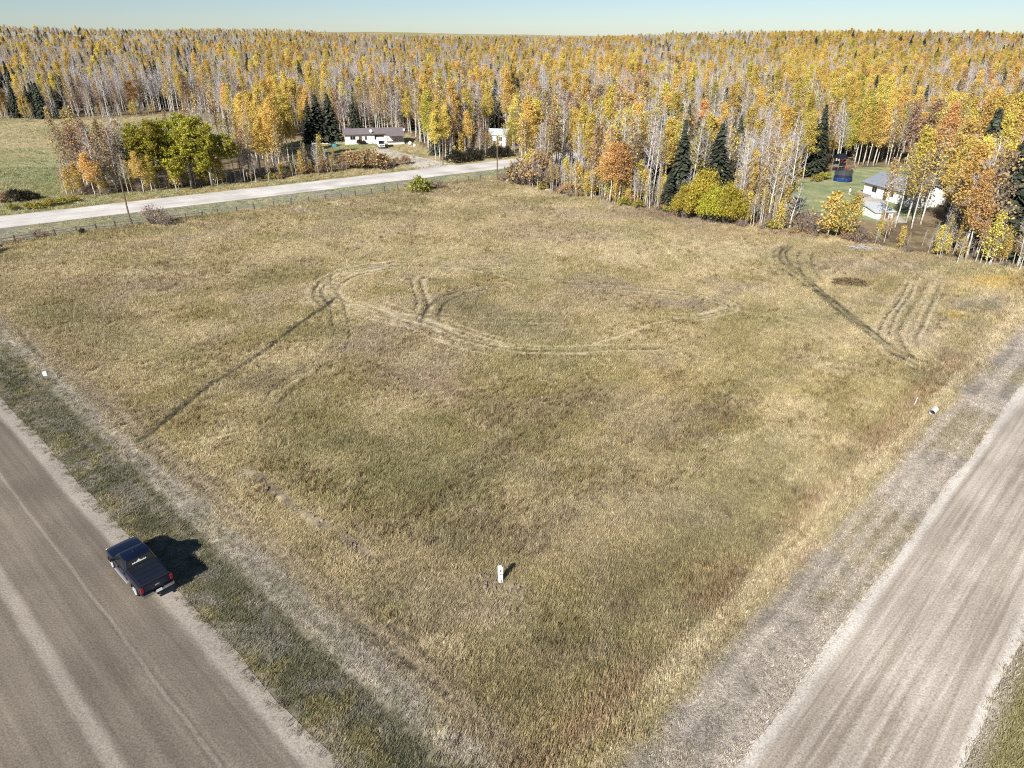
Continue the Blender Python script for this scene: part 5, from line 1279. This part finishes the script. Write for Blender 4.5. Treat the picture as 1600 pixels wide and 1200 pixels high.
def bungalow():
    a, b = G(540, 226), G(630, 223); c = (a + b) / 2; ang = math.atan2(b[1] - a[1], b[0] - a[0])
    L_, W_ = np.linalg.norm(b - a), 7.0
    n = np.array([-math.sin(ang), math.cos(ang)]); c = c + n * W_ / 2
    t = thing('bungalow', 'long white bungalow with a low brown roof and covered porch', 'house', (c[0], c[1], 0), ang)
    siding_wall(t, L_, W_, 0, 3.1, 1.15, M_SIDING)
    rf = gable_roof(t, L_, W_, 3.1, 1.15, .55, M_ROOFB)
    part('chimney', lambda m: m.box((-.6, .3, 4.5), (.4, .4, 1.0)), M_CHROME, rf)
    part('vent_pipe', lambda m: m.tube([(-2.0, .2, 4.0), (-2.0, .2, 4.9)], .08, 8), M_WHITE, rf)
    def dish(m):
        k = 14; rings = []
        for i in range(4):
            r = .06 + .14 * i; rings.append([(r * math.cos(q), -.10 - .35 * r * r + .1, r * math.sin(q)) for q in np.arange(k) / k * 6.283])
        V, Fs = loft(rings); m.add(V + np.array([0, -3.7, 3.9]) * np.array([1, 1, 1]) + np.array([-.9, 0, 0]), Fs); m.tube([(-.9, -3.6, 3.3), (-.9, -3.7, 3.9)], .04, 6)
    part('satellite_dish', dish, M_WHITE, rf)
    part('side_dish', lambda m: (m.tube([(L_ / 2 + .2, -2.8, 3.3), (L_ / 2 + .5, -3.2, 3.9)], .04, 6), m.box((L_ / 2 + .5, -3.3, 3.95), (.6, .12, .6))), M_WHITE, rf)
    part('gutter', lambda m: m.box((0, -W_ / 2 - .6, 2.93), (L_ + 1.1, .12, .14)), M_TRIM, t)
    window_(t, -6.6, -W_ / 2, 1.9, 1.6, 1.0); window_(t, -2.6, -W_ / 2, 1.8, .7, 1.1); window_(t, 1.6, -W_ / 2, 1.9, 3.0, 1.3)
    dr_ = MB(); dr_.box((-4.3, -W_ / 2 - .03, 1.25), (.95, .08, 2.1)); do = link('door', dr_, M_TRIM, t); part('handle', lambda m: m.box((-4.0, -W_ / 2 - .09, 1.2), (.08, .06, .12)), M_CHROME, do)
    # porch at one end
    px0, px1 = 3.9, L_ / 2 + .1
    part('porch_floor', lambda m: m.box(((px0 + px1) / 2, -W_ / 2 - 1.6, .55), (px1 - px0, 3.1, .14)), M_WOOD, t)
    part('porch_skirt', lambda m: m.box(((px0 + px1) / 2, -W_ / 2 - 3.1, .25), (px1 - px0, .08, .5)), M_WHITE, t)
    pr = MB(); V = np.array([(px0 - .3, -W_ / 2 - 3.5, 2.55), (px1 + .3, -W_ / 2 - 3.5, 2.55), (px1 + .3, -W_ / 2 + .1, 3.45), (px0 - .3, -W_ / 2 + .1, 3.45)]); V = np.vstack([V, V + np.array([0, 0, .14])])
    pr.add(V, [(0, 1, 2, 3), (7, 6, 5, 4), (0, 4, 5, 1), (1, 5, 6, 2), (2, 6, 7, 3), (3, 7, 4, 0)]); link('porch_roof', pr, M_ROOFB, t)
    for x in np.linspace(px0, px1 - .1, 4): part('porch_post', lambda m: m.box((x, -W_ / 2 - 3.1, 1.6), (.12, .12, 2.1)), M_TRIM, t)
    part('railing', lambda m: [m.box(((px0 + px1) / 2, -W_ / 2 - 3.12, z), (px1 - px0, .06, .07)) for z in (1.0, 1.45)], M_TRIM, t)
    return c, ang
BC, BA = bungalow()
def local(c, ang, x, y): return np.array([c[0] + x * math.cos(ang) - y * math.sin(ang), c[1] + x * math.sin(ang) + y * math.cos(ang)])
for (x, h_) in ((-4.9, 1.6), (-3.4, 1.3)):
    plant('darkshrub', local(BC, BA, x, -4.6), h_, 'dark round shrub against the wall of the white bungalow', 'shrub', 'shrubs by the bungalow wall', None, .7)
def camper():
    p = G(596, 231); ang = -math.pi / 2 + .25
    t = thing('camper_truck', 'white camper truck parked before the bungalow', 'truck', (p[0], p[1], .08), ang)
    part('camper_box', lambda m: (m.box((-1.4, 0, 1.75), (3.6, 2.2, 1.9)), m.box((.75, 0, 2.45), (1.3, 2.1, .55))), M_WHITE, t)
    c = MB(); V, Fs = loft([[(-3.0, -.98, .55), (-3.0, .98, .55), (-3.0, .98, 1.1), (-3.0, -.98, 1.1)], [(.2, -.98, .5), (.2, .98, .5), (.2, .98, 2.0), (.2, -.98, 2.0)], [(1.2, -.96, .5), (1.2, .96, .5), (1.0, .85, 2.05), (1.0, -.85, 2.05)], [(1.75, -.97, .5), (1.75, .97, .5), (1.7, .95, 1.25), (1.7, -.95, 1.25)], [(2.75, -.9, .5), (2.75, .9, .5), (2.7, .85, 1.1), (2.7, -.85, 1.1)]])
    c.add(V, Fs); link('body', c, M_WHITE, t)
    w_ = MB(); quad3(w_, [(1.70, -.82, 1.28), (1.70, .82, 1.28), (1.04, .78, 2.0), (1.04, -.78, 2.0)], .02); link('windscreen', w_, M_GLASS, t)
    part('grille', lambda m: m.box((2.76, 0, .88), (.06, 1.3, .3)), M_BLACK, t)
    part('bumper', lambda m: m.box((2.85, 0, .52), (.16, 1.9, .2)), M_CHROME, t)
    for s in (-1, 1):
        part('headlight', lambda m: m.box((2.74, s * .74, .9), (.08, .22, .2)), M_CHROME, t)
        for x in (1.95, -1.75):
            w_ = MB(); cyl_y(w_, x, .38, s * .75, s * 1.0, .38); link('wheel', w_, M_RUBBER, t)
camper()
def white_house_small():
    a, b = G(762, 232), G(791, 231); c = (a + b) / 2 + np.array([0, 3]); t = thing('small_house', 'small white house with a pale metal roof half hidden by trees', 'house', (c[0], c[1], 0), -.25)
    siding_wall(t, 7.0, 6, 0, 3.9, 1.3, M_SIDING); gable_roof(t, 7.0, 6, 3.9, 1.3, .4, M_ROOFP)
    window_(t, 1.9, -3, 2.7, 1.0, 1.2); window_(t, -1.8, -3, 2.7, 1.0, 1.2)
    part('door', lambda m: m.box((0, -3.04, 1.1), (.95, .08, 2.1)), M_TRIM, t)
white_house_small()
def yard_things():
    # two stacked firewood boxes, blue tub, white tank and plank rail beside the bungalow
    for (px, py, w_, lab) in ((477, 238, 2.3, 'larger weathered plank box on the bungalow lawn'), (487, 236, 1.5, 'smaller weathered plank box on the bungalow lawn')):
        p = G(px, py); t = thing('plank_box', lab, 'wooden box', (p[0], p[1], 0), .3)
        for i in range(5): part('plank', lambda m: m.box((0, -w_ * .35, .15 + i * .3), (w_, .06, .27)), M_WOOD, t)
        for s in (-1, 1):
            part('end_panel', lambda m: m.box((s * w_ / 2, 0, .75), (.06, w_ * .7, 1.5)), M_WOOD, t)
        part('lid', lambda m: m.box((0, 0, 1.53), (w_ + .1, w_ * .8, .08)), M_WOOD, t)
    p = G(523, 229); t = thing('water_tub', 'light blue plastic tub on the grass beside the bungalow', 'tub', (p[0], p[1], 0)); M_BLUE = mat('blue_plastic', (.12, .42, .52), .5, noise=.08)
    mb = MB(); k = 18; V, Fs = loft([[(r * math.cos(a), r * math.sin(a), z) for a in np.arange(k) / k * 6.283] for r, z in ((.95, 0), (1.15, .85), (1.2, .9), (1.1, .9), (.9, .12))]); mb.add(V, Fs); link('tub', mb, M_BLUE, t)
    mb = MB(); mb.tube([(1.17 * math.cos(a), 1.17 * math.sin(a), .9) for a in np.linspace(0, 6.283, 19)], .05, 5); link('rim', mb, M_BLUE, t)
    p = G(484, 219); t = thing('storage_shed', 'small white storage shed behind the plank boxes', 'shed', (p[0], p[1], 0), .1)
    siding_wall(t, 3.0, 2.4, 0, 2.0, .5, M_SIDING); gable_roof(t, 3.0, 2.4, 2.0, .5, .2, M_ROOFP); part('door', lambda m: m.box((0, -1.24, .9), (.9, .06, 1.7)), M_TRIM, t)
    p = G(500, 227); t = thing('plank_rail', 'long pale plank rail on low posts by the bungalow', 'rail', (p[0], p[1], 0), -.05)
    part('plank', lambda m: m.box((0, 0, .55), (5.0, .2, .12)), M_WHITE, t)
    for x in (-2.2, 0, 2.2): part('post', lambda m: m.box((x, 0, .25), (.12, .12, .6)), M_WOOD, t)
    for (px, py, nm_, lab) in ((641, 226, 1.0, 'round white boulder on the grass past the porch'), (648, 229, .8, 'greyish boulder just past the round white one')):
        p = G(px, py); g = np.random.default_rng(int(px)); mb = MB(); k = 9
        V, Fs = loft([[(r * math.cos(a) * (.85 + .3 * g.random()), r * math.sin(a) * (.85 + .3 * g.random()), z) for a in np.arange(k) / k * 6.283] for r, z in ((.6 * nm_, -.1), (.75 * nm_, .35 * nm_), (.55 * nm_, .8 * nm_), (.2 * nm_, 1.0 * nm_))]); mb.add(V, Fs)
        o = link('boulder', mb, mat('pale_stone', (.62, .6, .56), .9, noise=.15, nscale=4), None, (p[0], p[1], 0)); o.data.shade_smooth(); tag(o, lab, 'rock')
yard_things()
def lawn_house():
    a, b = G(1349, 304), G(1424, 326)      # foot of the long white wall
    ang = math.atan2(b[1] - a[1], b[0] - a[0]); L_ = np.linalg.norm(b - a) + .5; n = np.array([-math.sin(ang), math.cos(ang)]); W_ = 8.0
    c = (a + b) / 2 + n * W_ / 2
    t = thing('lawn_house', 'white house with a blue grey metal roof beside the lawn', 'house', (c[0], c[1], 0), ang)
    siding_wall(t, L_, W_, 0, 2.8, 1.6, M_SIDING); gable_roof(t, L_, W_, 2.8, 1.6, .5, M_ROOFG)
    window_(t, -L_ * .28, -W_ / 2, 1.65, 1.4, 1.1); window_(t, L_ * .08, -W_ / 2, 1.65, .8, 1.1); window_(t, L_ * .32, -W_ / 2, 1.65, 1.4, 1.1)
    part('gutter', lambda m: m.box((0, -W_ / 2 - .55, 2.56), (L_ + .9, .12, .12)), M_TRIM, t)
    part('deck', lambda m: m.box((-L_ / 2 + 1.2, -W_ / 2 - 1.2, .3), (3.0, 2.2, .14)), M_WOOD, t)
    dr_ = MB(); dr_.box((-L_ * .05, -W_ / 2 - .03, 1.2), (.95, .08, 2.1)); link('door', dr_, M_TRIM, t)
    p = G(1447, 318); t2 = thing('garage', 'white gabled garage with a grey roof behind the white house', 'garage', (p[0], p[1] + 3, 0), ang + .5)
    siding_wall(t2, 6, 7, 0, 3.4, 1.7, M_SIDING, 'y'); gable_roof(t2, 7, 6, 3.4, 1.7, .4, M_ROOFG, ridge='y')
    part('door', lambda m: m.box((0, -3.54, 1.3), (3.4, .08, 2.5)), M_ROOFP, t2)
    p = G(1374, 343); t3 = thing('garden_shed', 'low shed with a pale grey sloping roof before the white house', 'shed', (p[0] + .4, p[1] + 2, 0), .1)
    part('wall', lambda m: m.box((0, 0, .75), (3.6, 4.2, 1.5)), M_SIDING, t3)
    rf = MB(); V = np.array([(-2.1, -2.5, 1.42), (2.1, -2.5, 1.42), (2.1, 2.5, 2.1), (-2.1, 2.5, 2.1)]); V = np.vstack([V, V + np.array([0, 0, .12])]); rf.add(V, [(0, 1, 2, 3), (7, 6, 5, 4), (0, 4, 5, 1), (1, 5, 6, 2), (2, 6, 7, 3), (3, 7, 4, 0)]); link('roof', rf, M_ROOFP, t3)
    part('door', lambda m: m.box((.4, -2.13, .7), (.9, .06, 1.3)), M_TRIM, t3)
lawn_house()
def trampoline():
    p = G(1316, 282); t = thing('trampoline', 'round trampoline with blue pads and dark safety net on the lawn', 'trampoline', (p[0], p[1], 0)); r = 2.0
    M_PAD = mat('blue_pad', (.012, .035, .16), .6, noise=.1)
    m_net, nt, b, N, Lk = nodes_of('net'); b.inputs['Base Color'].default_value = (.03, .035, .05, 1); b.inputs['Alpha'].default_value = .62
    k = 24; A = np.arange(k + 1) / k * 6.2832
    mb = MB(); V, Fs = loft([[(rr * math.cos(a), rr * math.sin(a), z) for a in A[:-1]] for rr, z in ((r + .05, .80), (r + .08, .90), (r - .28, .92), (r - .3, .86))], False); mb.add(V, Fs); link('pad', mb, M_PAD, t)
    mb = MB(); mb.add([((r - .28) * math.cos(a), (r - .28) * math.sin(a), .87) for a in A[:-1]], [tuple(range(k))]); link('mat', mb, M_BLACK, t)
    mb = MB(); mb.tube([(r * math.cos(a), r * math.sin(a), .78) for a in A], .05, 6); link('frame', mb, M_CHROME, t)
    nb = MB(); V, Fs = loft([[((r - .1) * math.cos(a), (r - .1) * math.sin(a), z) for a in A[:-1]] for z in (.93, 2.6)], False); nb.add(V, Fs); link('safety_net', nb, m_net, t)
    mb = MB(); V, Fs = loft([[((r + .02) * math.cos(a), (r + .02) * math.sin(a), z) for a in A[:-1]] for z in (.05, .72)], False); mb.add(V, Fs); link('skirt', mb, M_PAD, t)
    for i in range(6):
        a = i * math.pi / 3 + .3
        part('net_pole', lambda m: m.tube([((r + .1) * math.cos(a), (r + .1) * math.sin(a), 0), ((r + .1) * math.cos(a), (r + .1) * math.sin(a), 2.6)], .04, 6), M_PAD, t)
        part('leg', lambda m: m.tube([((r + .02) * math.cos(a + .25), (r + .02) * math.sin(a + .25), 0), ((r + .02) * math.cos(a + .25), (r + .02) * math.sin(a + .25), .8)], .04, 6), M_CHROME, t)
trampoline()
def playset():
    p = G(1309, 268); t = thing('play_tower', 'wooden play tower with a dark blue canopy and orange slide', 'playset', (p[0], p[1], 0), .3)
    M_CAN = mat('blue_canopy', (.010, .012, .026), .7, noise=.1); M_OR = mat('orange_slide', (.55, .10, .03), .4, noise=.05)
    for x in (-1.1, 1.1):
        for y in (-1.1, 1.1): part('post', lambda m: m.box((x, y, 1.7), (.12, .12, 3.4)), M_WOOD, t)
    for i in range(6): part('deck_plank', lambda m: m.box((0, -1.0 + i * .4, 1.5), (2.3, .36, .06)), M_WOOD, t)
    for s in (-1, 1): part('side_panel', lambda m: m.box((0, s * 1.1, 2.0), (2.2, .05, .8)), M_CAN, t)
    cb = MB(); V = np.array([(-1.3, -1.3, 3.3), (1.3, -1.3, 3.3), (1.3, 1.3, 3.3), (-1.3, 1.3, 3.3), (-1.3, 0, 4.4), (1.3, 0, 4.4)]); cb.add(V, [(0, 1, 5, 4), (2, 3, 4, 5), (1, 2, 5), (3, 0, 4)]); link('canopy', cb, M_CAN, t)
    part('slide', lambda m: m.tube([(1.15, 0, 1.6), (1.7, 0, 1.35), (2.6, 0, .55), (3.3, 0, .2)], [.35, .33, .33, .33], 8), M_OR, t)
    part('slide_hood', lambda m: m.tube([(1.2, 0, 2.0), (1.6, 0, 2.6), (1.7, 0, 2.9)], [.45, .42, .2], 8), M_OR, t)
    part('swing_beam', lambda m: m.tube([(1.1, .9, 3.1), (5.0, .9, 3.1)], .08, 6), M_WOOD, t)
    for s in (-1, 1): part('swing_leg', lambda m: m.tube([(5.0, .9, 3.1), (5.3, .9 + s * 1.3, 0)], .07, 6), M_WOOD, t)
    for x in (2.6, 4.0):
        part('swing_seat', lambda m: (m.box((x, .9, .55), (.5, .2, .05)), m.tube([(x - .22, .9, .55), (x - .22, .9, 3.1)], .015, 4), m.tube([(x + .22, .9, .55), (x + .22, .9, 3.1)], .015, 4)), M_BLACK, t)
playset()
def person():
    p = G(1327, 303)
    J = dict(pel=(0, 0, .78), ches=(0, 0, 1.05), neck=(0, 0, 1.2), head=(0, -.02, 1.34), top=(0, -.01, 1.42), lh=(.09, 0, .74), lk=(.11, -.06, .42), lf=(.11, .02, .05), lt=(.12, -.12, .03), rh=(-.09, 0, .74), rk=(-.11, .04, .42), rf=(-.11, .10, .05), rt=(-.12, -.03, .03), ls=(.17, 0, 1.15), le=(.24, .02, .93), lw=(.24, -.10, .74), ld=(.24, -.14, .66), rs=(-.17, 0, 1.15), re=(-.24, .02, .93), rw=(-.25, -.06, .73), rd=(-.25, -.09, .65))
    E_ = [('pel', 'ches'), ('ches', 'neck'), ('neck', 'head'), ('head', 'top'), ('pel', 'lh'), ('lh', 'lk'), ('lk', 'lf'), ('lf', 'lt'), ('pel', 'rh'), ('rh', 'rk'), ('rk', 'rf'), ('rf', 'rt'), ('ches', 'ls'), ('ls', 'le'), ('le', 'lw'), ('lw', 'ld'), ('ches', 'rs'), ('rs', 're'), ('re', 'rw'), ('rw', 'rd')]
    rad = dict(pel=.13, ches=.14, neck=.055, head=.085, top=.06, lh=.085, lk=.058, lf=.042, lt=.035, rh=.085, rk=.058, rf=.042, rt=.035, ls=.06, le=.042, lw=.032, ld=.03, rs=.06, re=.042, rw=.032, rd=.03)
    ks = list(J); me = bpy.data.meshes.new('person'); me.from_pydata([J[k] for k in ks], [(ks.index(a), ks.index(b)) for a, b in E_], [])
    o = bpy.data.objects.new('person', me); COL.objects.link(o); o.location = (p[0], p[1], 0); o.rotation_euler = (0, 0, .5)
    sk = o.modifiers.new('skin', 'SKIN')
    for i, k in enumerate(ks): me.skin_vertices[0].data[i].radius = (rad[k], rad[k]); me.skin_vertices[0].data[i].use_root = (k == 'pel')
    ss = o.modifiers.new('sub', 'SUBSURF'); ss.levels = 2; ss.render_levels = 2
    m, nt, b, N, Lk = nodes_of('person_cloth'); tc = N.new('ShaderNodeTexCoord'); sx = N.new('ShaderNodeSeparateXYZ'); Lk.new(tc.outputs['Object'], sx.inputs[0])
    r = N.new('ShaderNodeValToRGB'); r.color_ramp.interpolation = 'CONSTANT'; mr = N.new('ShaderNodeMapRange'); mr.inputs[2].default_value = 1.5; Lk.new(sx.outputs[2], mr.inputs[0]); Lk.new(mr.outputs[0], r.inputs[0])
    e = r.color_ramp.elements; e[0].color = (.7, .7, .68, 1); e[1].position = .79; e[1].color = (.45, .29, .21, 1); k_ = e.new(.05); k_.color = (.7, .7, .68, 1)
    Lk.new(r.outputs[0], b.inputs['Base Color']); b.inputs['Roughness'].default_value = .9; me.materials.append(m)
    tag(o, 'small person in white clothes standing on the lawn', 'person')
    hm = MB(); k = 12; V, Fs = loft([[(r_ * math.cos(a), r_ * math.sin(a) + .02, z) for a in np.arange(k) / k * 6.283] for r_, z in ((.075, 1.27), (.10, 1.33), (.10, 1.40), (.07, 1.45), (.02, 1.47))]); hm.add(V, Fs); link('hair', hm, M_BLACK, o)
person()
